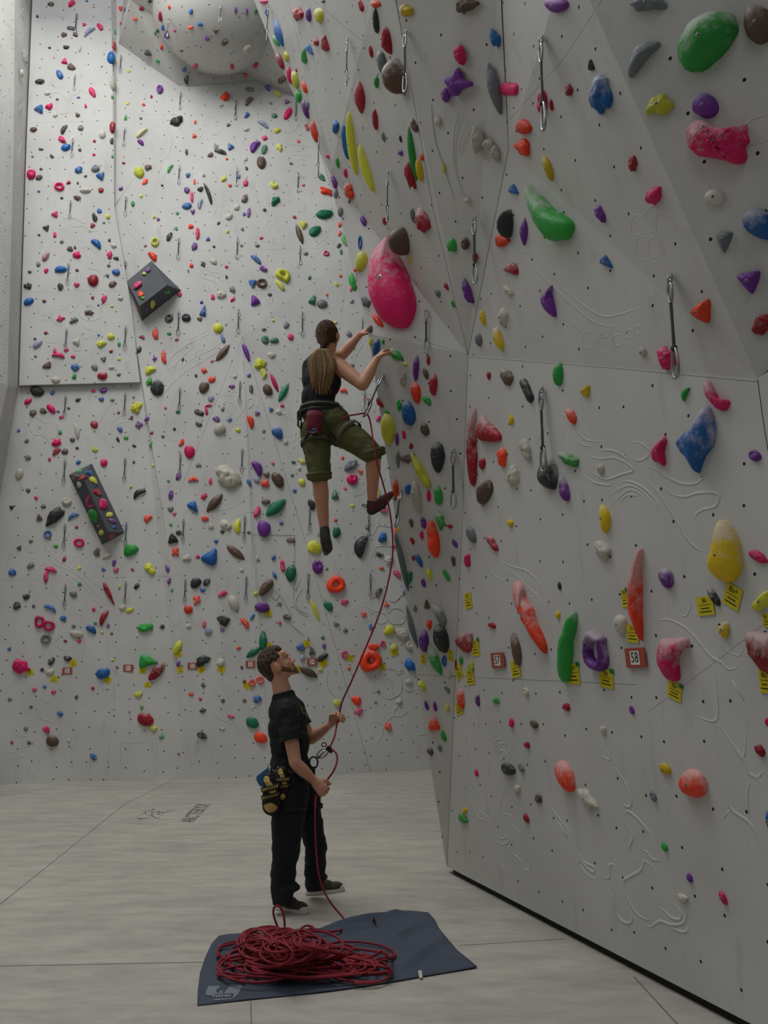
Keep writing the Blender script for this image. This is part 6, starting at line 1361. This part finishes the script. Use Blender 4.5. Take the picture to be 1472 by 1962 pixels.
for k in range(22):
    segs.append(loop(rg.uniform(485, 600), rg.uniform(1795, 1830), rg.uniform(18, 60), rg.uniform(14, 30), rg.uniform(-.7, .7), rg.uniform(.7, 1.3), rg.uniform(.0, .05), lift=rg.uniform(.5, 1.15)))
segs.append(loop(540, 1852, 120, 24, 0, 1.6, .03, lift=.3)); segs.append(loop(600, 1850, 110, 22, .1, 1.3, .04, lift=.3)); segs.append(loop(500, 1850, 80, 30, 0, 1.2, .03, lift=.3))
# long arcs falling from the crown of the heap
for k in range(16):
    x1 = rg.uniform(425, 665); y1 = rg.uniform(1800, 1835); xc = rg.uniform(520, 560)
    segs.append([floorpt(x1, y1, .02), floorpt(x1 * .6 + xc * .4, y1 - 20, .12), floorpt(xc + rg.uniform(-20, 20), 1808, rg.uniform(.17, .23)), floorpt(xc * 2 - x1 * .8 - 60 + rg.uniform(-30, 30), 1830, .12), floorpt(xc + rg.uniform(-60, 70), 1850, .03)])
segs.append([P(x, y, 5.62) for x, y in ((546, 1790), (545, 1762), (541, 1745), (534, 1736), (526, 1738), (524, 1750), (529, 1768), (536, 1785), (540, 1800))])
segs.append([floorpt(x, y, q) for x, y, q in ((700, 1838, .03), (722, 1828, .06), (734, 1822, .12), (737, 1826, .15), (741, 1832, .12), (748, 1835, .05), (752, 1828, .02))])
segs.append([P(x, y, 5.35) for x, y in ((530, 1815), (512, 1812), (500, 1822), (505, 1838), (522, 1846), (540, 1838), (547, 1820), (552, 1804))])
segs.append([floorpt(x, y, .03) for x, y in ((430, 1860), (445, 1870), (458, 1876), (470, 1880))])
for s_ in segs:
    q = smooth_curve(s_, 4)
    for p in q: p.z = max(p.z, .014)
    G.tube(q, RR, 7)
rope = G.obj('climbing_rope', [ROPE]); recenter(rope, floorpt(560, 1835))
tag(rope, 'red climbing rope running from the climber to the belayer and heaped on the dark sheet', 'rope')
# quickdraw the rope runs through, pulled taut; and the next one below the climber's foot
quickdraw(736, 722, 0, bottom=(699, 797, 6.2), extra='steel quickdraw pulled taut by the red rope')
quickdraw(771, 944, 0, bottom=(759, 1010, 6.35), extra='twisted steel quickdraw hanging')
# belay device with its carabiner
bd_ = empty('belay_device', P(622, 1447, 6.16))
def ringp(cx, cy, rx, ry, a, Y, n=18):
    out = []
    for k in range(n):
        t = 2 * math.pi * k / n; x = rx * math.cos(t); y = ry * math.sin(t); out.append(P(cx + x * math.cos(a) - y * math.sin(a), cy + x * math.sin(a) + y * math.cos(a), Y + .004 * math.sin(t)))
    return out
G = Geo(); G.tube(ringp(619, 1443, 13, 7, -.65, 6.15), .006, 8, closed=True); G.tube([P(610, 1452, 6.14), P(628, 1434, 6.14)], .007, 8); G.obj('carabiner', [M_STEEL], bd_)
G = Geo(); G.tube(ringp(601, 1461, 8, 11, 0, 6.17), .006, 8, closed=True); G.obj('belay_loop', [WEB], bd_)
G = Geo(); G.box(P(632, 1436, 6.14), (.026, .014, .016), ((X_ * .8 + Z_ * -.6), Y_, (X_ * .6 + Z_ * .8))); G.tube(ringp(621, 1427, 4.5, 4, 0, 6.15), .004, 6, closed=True); G.obj('tube_device', [mat('device_black', srgb(40, 42, 44), .4, .5)], bd_)
tag(bd_, 'metal belay device and locking carabiner at the front of the belayer holding the rope', 'belay device')
# climbing shoes and pouch hanging at the belayer's hip
YEL = mat('shoe_yellow', srgb(196, 168, 92), .7, bump=.3, bscale=80)
BST = mat('shoe_black_strap', srgb(26, 26, 24), .7)
def hung_shoe(px, py, Y, rot, big, label):
    r = empty('climbing_shoe', P(px, py, Y)); c = P(px, py, Y)
    d = Vector((math.sin(rot) * .3, .05, -1)).normalized(); sd = Vector((1, .1, 0)); sd = (sd - d * sd.dot(d)).normalized(); k = big
    G = Geo(); limb(G, [c - d * .105 * k - sd * .01, c - d * .03 * k, c + d * .05 * k, c + d * .095 * k + sd * .008], [.040 * k, .056 * k, .064 * k, .046 * k], n=18)
    up_ = solidify_blob('upper', G, .006, [BST], r, 3, disp=.004, dscale=.03)
    G = Geo(); G.ball(c + d * .070 * k - Y_ * .028 * k, (.046 * k, .042 * k, .040 * k), (sd, Y_, d), 16, 10); G.obj('toe_patch', [YEL], r)
    G = Geo(); limb(G, [c - d * .10 * k - Y_ * .018 * k - sd * .02, c - d * .02 * k - Y_ * .034 * k + sd * .012], [.026 * k, .028 * k], n=12); G.obj('tongue', [YEL], r)
    G = Geo(); G.tube([c + d * .07 * k + sd * (.050 * k * math.cos(a)) + Y_ * -.012 + d * (.052 * k * math.sin(a)) for a in [q * math.pi / 10 for q in range(11)]], .010 * k, 8); G.obj('rubber_rand', [RUB], r)
    for i, t in enumerate((-.045, .005)):
        b0 = c + d * (t * k)
        G = Geo(); G.tube([b0 + sd * (.060 * k * math.cos(a)) - Y_ * (.064 * k * math.sin(a)) + d * (-.012 * math.cos(a)) for a in [q * math.pi / 10 for q in range(11)]], .017 * k, 8, flat=.4, up=(0, -1, 0)); st = G.obj('strap', [BST], r)
        G = Geo(); zgz = [b0 + sd * (.050 * k * (1 - 2 * q / 14)) - d * (.010 * (1 - 2 * q / 14)) - Y_ * (.066 * k * math.sqrt(max(.1, 1 - (1 - 2 * q / 14) ** 2 * .6)) + .006) + d * (.008 * (1 if q % 2 else -1)) for q in range(15)]
        G.tube(zgz, .0032, 5); G.obj('strap_zigzag', [YEL], st)
    G = Geo(); G.tube([c - d * .11 * k, c - d * .15 * k + sd * .01, c - d * .17 * k], .005, 6); G.obj('loop', [BST], r)
    tag(r, label, 'climbing shoe', 'climbing shoes clipped to the belayer')
hung_shoe(520, 1522, 6.00, .2, 1.05, 'yellow and black strapped climbing shoe hanging lowest behind the belayer\'s hip')
hung_shoe(541, 1504, 6.06, -.5, .9, 'yellow and black climbing shoe tucked beside the other, nearer the belayer\'s thigh')
bp_ = empty('blue_pouch', P(500, 1492, 6.1)); M_BLUE = mat('pouch_blue', srgb(58, 108, 158), .8, bump=.3, bscale=60)
G = Geo(); q = [(512, 1472), (492, 1487), (491, 1494), (497, 1505), (505, 1510), (514, 1500), (518, 1482)]
fr = [P(x, y, 6.06) for x, y in q]; bk = [p + Y_ * .05 for p in fr]; n_ = len(q)
G.add(fr + bk, [list(range(n_)), list(range(n_, 2 * n_))[::-1]] + [[i, n_ + i, n_ + (i + 1) % n_, (i + 1) % n_] for i in range(n_)], 0, False); G.obj('pouch', [M_BLUE], bp_)
G = Geo(); G.tube([P(512, 1474, 6.08), P(515, 1464, 6.08), P(520, 1470, 6.07), P(518, 1480, 6.07)], .004, 6, closed=True); G.obj('clip', [M_STEEL], bp_)
tag(bp_, "small blue pouch hanging behind the belayer's hip above the yellow shoe", 'pouch')
for x, y, lb in ((533, 1478, 'silver'), (541, 1480, 'blue')):
    r = empty('carabiner', P(x, y, 6.07)); G = Geo(); G.tube(ringp(x, y, 3.2, 9, .05, 6.07), .004, 6, closed=True); G.obj('frame', [M_STEEL if lb == 'silver' else M_BLUE], r)
    G = Geo(); G.tube([P(x + 3.0, y - 6, 6.068), P(x + 3.0, y + 6, 6.068)], .0035, 6); G.obj('gate', [M_STEEL], r)
    tag(r, "small %s carabiner clipped to the belayer's harness above the climbing shoes" % lb, 'carabiner')

# ================================================================ GROUND SHEET
out = [(378, 1928), (379, 1900), (383, 1868), (393, 1837), (405, 1812), (419, 1797), (442, 1792), (480, 1790), (540, 1785), (580, 1782), (613, 1782), (628, 1776), (651, 1772), (668, 1771), (705, 1765), (728, 1755), (750, 1748), (790, 1748), (821, 1751), (833, 1764), (842, 1782), (856, 1803), (876, 1822), (898, 1840), (915, 1856), (860, 1865), (807, 1874), (750, 1884), (693, 1893), (620, 1903), (560, 1909), (470, 1918)]
from mathutils.geometry import delaunay_2d_cdt, intersect_point_tri_2d
op = [floorpt(x, y).to_2d() for x, y in out]
def inside(p):
    c = False; n = len(op)
    for i in range(n):
        a, b_ = op[i], op[i - 1]
        if (a.y > p.y) != (b_.y > p.y) and p.x < (b_.x - a.x) * (p.y - a.y) / (b_.y - a.y) + a.x: c = not c
    return c
def edged(p): return min(((p - op[i]) - (op[i - 1] - op[i]) * max(0, min(1, (p - op[i]).dot(op[i - 1] - op[i]) / (op[i - 1] - op[i]).length_squared))).length for i in range(len(op)))
vs = list(op); n0 = len(vs); st = .022
x = min(p.x for p in op)
while x < max(p.x for p in op):
    y = min(p.y for p in op)
    while y < max(p.y for p in op):
        p = Vector((x, y))
        if inside(p) and edged(p) > .010: vs.append(p)
        y += st
    x += st
r_ = delaunay_2d_cdt(vs, [], [list(range(n0))], 1, 1e-5)
FOLDS = [((640, 1782), (760, 1752), .06, .045), ((640, 1790), (740, 1772), .04, .03), ((730, 1815), (800, 1775), .05, .035), ((770, 1860), (850, 1800), .05, .03), ((430, 1800), (470, 1795), .05, .02), ((680, 1870), (760, 1862), .05, .012)]
FF = [(floorpt(*a).to_2d(), floorpt(*b_).to_2d(), w_, h_) for a, b_, w_, h_ in FOLDS]
def sheet_z(p):
    zz_ = .006 + .006 * (noise.noise(Vector((p.x * 3, p.y * 3, 0))) + .6) + .004 * noise.noise(Vector((p.x * 11, p.y * 11, 5)))
    for a, b_, w_, h_ in FF:
        ab = b_ - a; t = max(0, min(1, (p - a).dot(ab) / ab.length_squared)); d = (p - a - ab * t).length
        zz_ += h_ * math.exp(-(d / w_) ** 2 * 2.2) * (.5 + .5 * math.sin(math.pi * min(1, t + .15)))
    q = proj(Vector((p.x, p.y, 0)))
    if 425 < q[0] < 760 and q[1] > 1790: zz_ = min(zz_, .010)
    return max(.003, zz_)
V3 = [Vector((v.x, v.y, sheet_z(v))) for v in r_[0]]
M_SHEET = mat('sheet_blue_grey', srgb(74, 82, 96), .9, var=.22, vscale=5, bump=.5, bscale=60)
G = Geo(); G.add(V3, [f_ for f_ in r_[2]], 0, True); sheet = G.obj('ground_sheet', [M_SHEET])
md = sheet.modifiers.new('cloth', 'SOLIDIFY'); md.thickness = .003; md.offset = -1
SB = BVHTree.FromPolygons(V3, r_[2])
def on_sheet(px, py, off=.002):
    h_ = SB.ray_cast(CAM, ray(px, py).normalized())
    return (h_[0] + Z_ * off) if h_[0] is not None else floorpt(px, py, .012)
M_LOGO = mat('print_pale', srgb(126, 134, 142), .85); 
zl = lambda s_: z(375, 1860, 12.27, s_)
def poly_on(name, plist, m, parent, off):
    G = Geo()
    for pl in plist:
        p3 = [on_sheet(x, y, off) for x, y in pl]; G.add(p3, [list(range(len(p3)))], 0, False)
    return G.obj(name, [m], parent)
poly_on('logo_print', [zl("300,370 560,365 575,400 480,470 500,530 620,520 630,560 480,560 330,600 250,580 230,540 260,450"), zl("800,375 1090,375 1060,440 1000,560 900,650 850,660 900,580 870,545 650,550 720,470"), zl("580,455 650,510 640,535 560,510"),
    zl("420,675 850,655 840,680 440,715")], M_LOGO, sheet, .0025)
me = text_mesh('MAND', 1.0)
def quadmap(me, o, ex, ey, w_):
    xs = [v.co.x for v in me.vertices]; ys = [v.co.y for v in me.vertices]
    x0, x1, y0, y1 = min(xs), max(xs), min(ys), max(ys)
    for v in me.vertices:
        a, b_ = (v.co.x - x0) / (x1 - x0), (v.co.y - y0) / (y1 - y0); px = o[0] + ex[0] * a + ey[0] * b_; py = o[1] + ex[1] * a + ey[1] * b_
        v.co = w_(px, py)
a_ = zl("405,640 830,625 400,590")
quadmap(me, a_[0], (a_[1][0] - a_[0][0], a_[1][1] - a_[0][1]), (a_[2][0] - a_[0][0], a_[2][1] - a_[0][1] - .5), lambda x, y: on_sheet(x, y, .004))
link('lettering', me, [mat('print_white', srgb(186, 190, 192), .85)], sheet)
poly_on('hem_tag', [[(801, 1861), (808, 1860), (810, 1873), (804, 1874)]], WHITE, sheet, .003)
G = Geo(); G.tube([floorpt(716, 1764, .02), floorpt(714, 1762, .045), floorpt(717, 1761, .06), floorpt(719, 1765, .02)], .006, 6); G.obj('orange_loop', [mat('loop_orange', srgb(206, 84, 28), .7)], sheet)
tag(sheet, 'dark blue-grey ground sheet spread on the concrete under the heap of red rope', 'ground sheet')

# ================================================================ LETTERING ON THE FLOOR
M_FINK = mat('floor_print', srgb(92, 92, 90), .8)
me = text_mesh("ARC'TERYX", 1.0)
quadmap(me, (371, 1576), (404 - 371, 1541 - 1576), (-28, -1.5), lambda x, y: floorpt(x, y, .002))
fm = link('floor_lettering', me, [M_FINK]); tag(fm, kind='structure')
G = Geo(); zf = lambda s_: z(250, 1520, 8.18, s_)
for s_ in ("350,238 370,256 290,278 200,290", "240,310 200,320 150,335", "235,300 245,325", "330,290 345,320", "345,300 440,290 440,330 345,335", "260,350 330,340 330,360", "330,345 400,390 460,395", "110,388 150,408 300,375", "130,395 250,395", "440,285 490,298 500,315 610,276 745,272", "440,342 510,340"):
    floor_line(zf(s_), .012, .002, G)
fk = G.obj('floor_emblem', [M_FINK]); tag(fk, kind='structure')
# ================================================================ LABELS: each one says which thing it is
LM = [('the grey pyramid volume', 295, 555, 'b'), ('the grey prism volume', 186, 966, 'b'), ('the ceiling bulge', 408, 60, 'b'), ("the climber's ponytail", 618, 715, 'b'), ("the climber's left foot", 625, 1045, 'b'),
      ("the climber's raised knee", 715, 870, 'bc'), ("the belayer's head", 540, 1278, 'b'), ("the belayer's raised hand", 650, 1372, 'b'), ('the back wall panel corner', 268, 733, 'b'), ('the top left corner', 90, 20, 'b'),
      ('the tip of the wall triangle', 465, 648, 'b'), ('the pink double ring hold', 87, 1195, 'b'), ('the orange ring hold', 644, 1120, 'b'), ('the orange 55 ring', 710, 1262, 'b'), ('the big cream rock', 437, 912, 'b'),
      ('the huge pink hold', 748, 540, 'r'), ('the purple star hold', 872, 160, 'r'), ('the huge green egg hold', 1352, 78, 'r'), ('the pink sculpted hold', 1370, 270, 'r'), ('the big green caterpillar hold', 1047, 410, 'r'),
      ('the big blue winged hold', 1330, 840, 'r'), ('the big yellow hold', 1385, 1060, 'r'), ('the tall red pin hold', 905, 855, 'r'), ('the black egg under the quickdraw', 1048, 907, 'r'), ('the orange bone hold', 1012, 1180, 'r'),
      ('the tall green hold', 1087, 1240, 'r'), ('the purple doughnut hold', 1142, 1248, 'r'), ('the long orange flame hold', 1217, 1140, 'r'), ('the pink claw hold', 1285, 1262, 'r'), ('the near panel edge', 880, 1050, 'r'),
      ('the lowest wall corner', 858, 1660, 'r'), ('the orange twin-holed hold', 828, 1034, 'r'), ('the number 58 sign', 1221, 1260, 'r'), ('the lower right orange egg', 1326, 1502, 'r'), ('the lower left orange egg', 1081, 1487, 'r'),
      ('the panel seam junction', 897, 680, 'r'), ('the upper left overhang edge', 530, 90, 'r'), ('the red leaf hold', 687, 188, 'r')]
def rel(x, y, lx, ly):
    dx, dy = x - lx, y - ly; a = math.degrees(math.atan2(-dy, dx)) % 360; d = math.hypot(dx, dy)
    w_ = ['right of', 'upper right of', 'above', 'upper left of', 'left of', 'lower left of', 'below', 'lower right of'][int((a + 22.5) // 45) % 8]
    if w_ in ('right of', 'above', 'left of', 'below'): w_ = ('just ' if d < 45 else 'well ' if d > 110 else '') + w_
    else: w_ = ('close ' if d < 45 else 'far ' if d > 110 else '') + w_
    return w_
def relations(it):
    x, y = it['px']; side = 'r' if it['where'] == 'right' else 'b'
    if it['where'] in ('pyramid', 'prism') and it['cat'] == 'climbing hold': pass
    ls = sorted([l for l in LM if l[3][0] == side], key=lambda l: (l[1] - x) ** 2 + (l[2] - y) ** 2)
    out = []
    for l in ls[:3]:
        d = math.hypot(l[1] - x, l[2] - y)
        if d < 12: continue
        out.append('%s %s' % (rel(x, y, l[1], l[2]), l[0]))
    return out
from collections import defaultdict
for it in items:
    rs = relations(it)
    if it['where'] in ('pyramid', 'prism'): rs = ['bolted onto the grey %s volume' % it['where']] + rs[:1]
    if it['where'] == 'left': rs = ['on the left side wall']
    it['rs'] = rs; it['k'] = 0
# unique big holds named by their own look
SPECIAL = {(748, 540): 'huge pink kidney-shaped climbing hold with chalky middle', (872, 160): 'large purple star-shaped climbing hold on the right wall', (1352, 78): 'huge smooth green egg climbing hold near the top right corner',
  (1370, 270): 'large pink sculpted climbing hold with twisting ridges', (1047, 410): 'long green segmented climbing hold with chalky upper end', (1330, 840): 'large blue winged climbing hold with chalk smears', (1385, 1060): 'large yellow fin-shaped climbing hold on the right wall',
  (905, 855): 'tall red pin-shaped climbing hold with rounded bulges', (1048, 907): 'large black egg climbing hold hanging under a quickdraw', (1012, 1180): 'long orange bone-like climbing hold sloping down right', (1087, 1240): 'tall green wavy climbing hold beside the purple doughnut',
  (1142, 1248): 'large purple doughnut climbing hold with a hole', (1217, 1140): 'long orange flame-shaped climbing hold with whitish middle', (1285, 1262): 'large pink claw-shaped climbing hold above a yellow tag', (828, 1034): 'large orange oval climbing hold with two hollows',
  (1326, 1502): 'lower right of the two big smooth orange egg holds', (1081, 1487): 'lower left of the two big smooth orange egg holds', (687, 188): 'dark red leaf-shaped climbing hold high on the overhang', (644, 1120): 'orange ring climbing hold on the back wall above the belayer',
  (437, 912): 'large cream white rock-shaped climbing hold on the wall triangle', (711, 1265): 'large orange ring climbing hold around the number 55 sign'}
for (x, y), t in SPECIAL.items():
    c = [it for it in items if it['cat'] == 'climbing hold' and math.hypot(it['px'][0] - x, it['px'][1] - y) < 26 and not it.get('fix')]
    if c:
        b_ = max(c, key=lambda it: len([1]) * (it['o'].dimensions.x * it['o'].dimensions.y if it['o'].type == 'MESH' else 0)) ; b_['fix'] = t
for it in items:
    it['txt'] = it.get('fix') or (it['base'] + (' ' if it['rs'] else '') + (it['rs'][0] if it['rs'] else ''))
# same text twice: try the second landmark, then rank the twins by height
for rnd_ in range(2):
    gr = defaultdict(list)
    for it in items: gr[it['txt']].append(it)
    for t, L_ in gr.items():
        if len(L_) > 1:
            for it in L_[1:]:
                if not it.get('fix') and len(it['rs']) > rnd_ + 1:
                    n_ = it['base'] + ' ' + it['rs'][rnd_ + 1]
                    if n_ not in {q['txt'] for q in items}: it['txt'] = n_
gr = defaultdict(list)
for it in items: gr[it['txt']].append(it)
RANK = {2: ['higher of two: ', 'lower of two: '], 3: ['highest of three: ', 'middle of three: ', 'lowest of three: ']}
for t, L_ in gr.items():
    if len(L_) > 1:
        L_.sort(key=lambda it: it['px'][1]); n_ = len(L_)
        for i, it in enumerate(L_):
            w_ = RANK[n_][i] if n_ in RANK else '%s from the top of %d: ' % (['first', 'second', 'third', 'fourth', 'fifth', 'sixth', 'seventh', 'eighth'][min(i, 7)], n_)
            it['txt'] = w_ + t
for it in items:
    tag(it['o'], it['txt'], it['cat'], it['group'])

sn = defaultdict(list)
for it in items: sn[it['txt']].append(it)
for t, L_ in sn.items():
    if len(L_) > 1:
        for i, it in enumerate(L_): tag(it['o'], ('upper ' if i == 0 else 'lower ') + t)
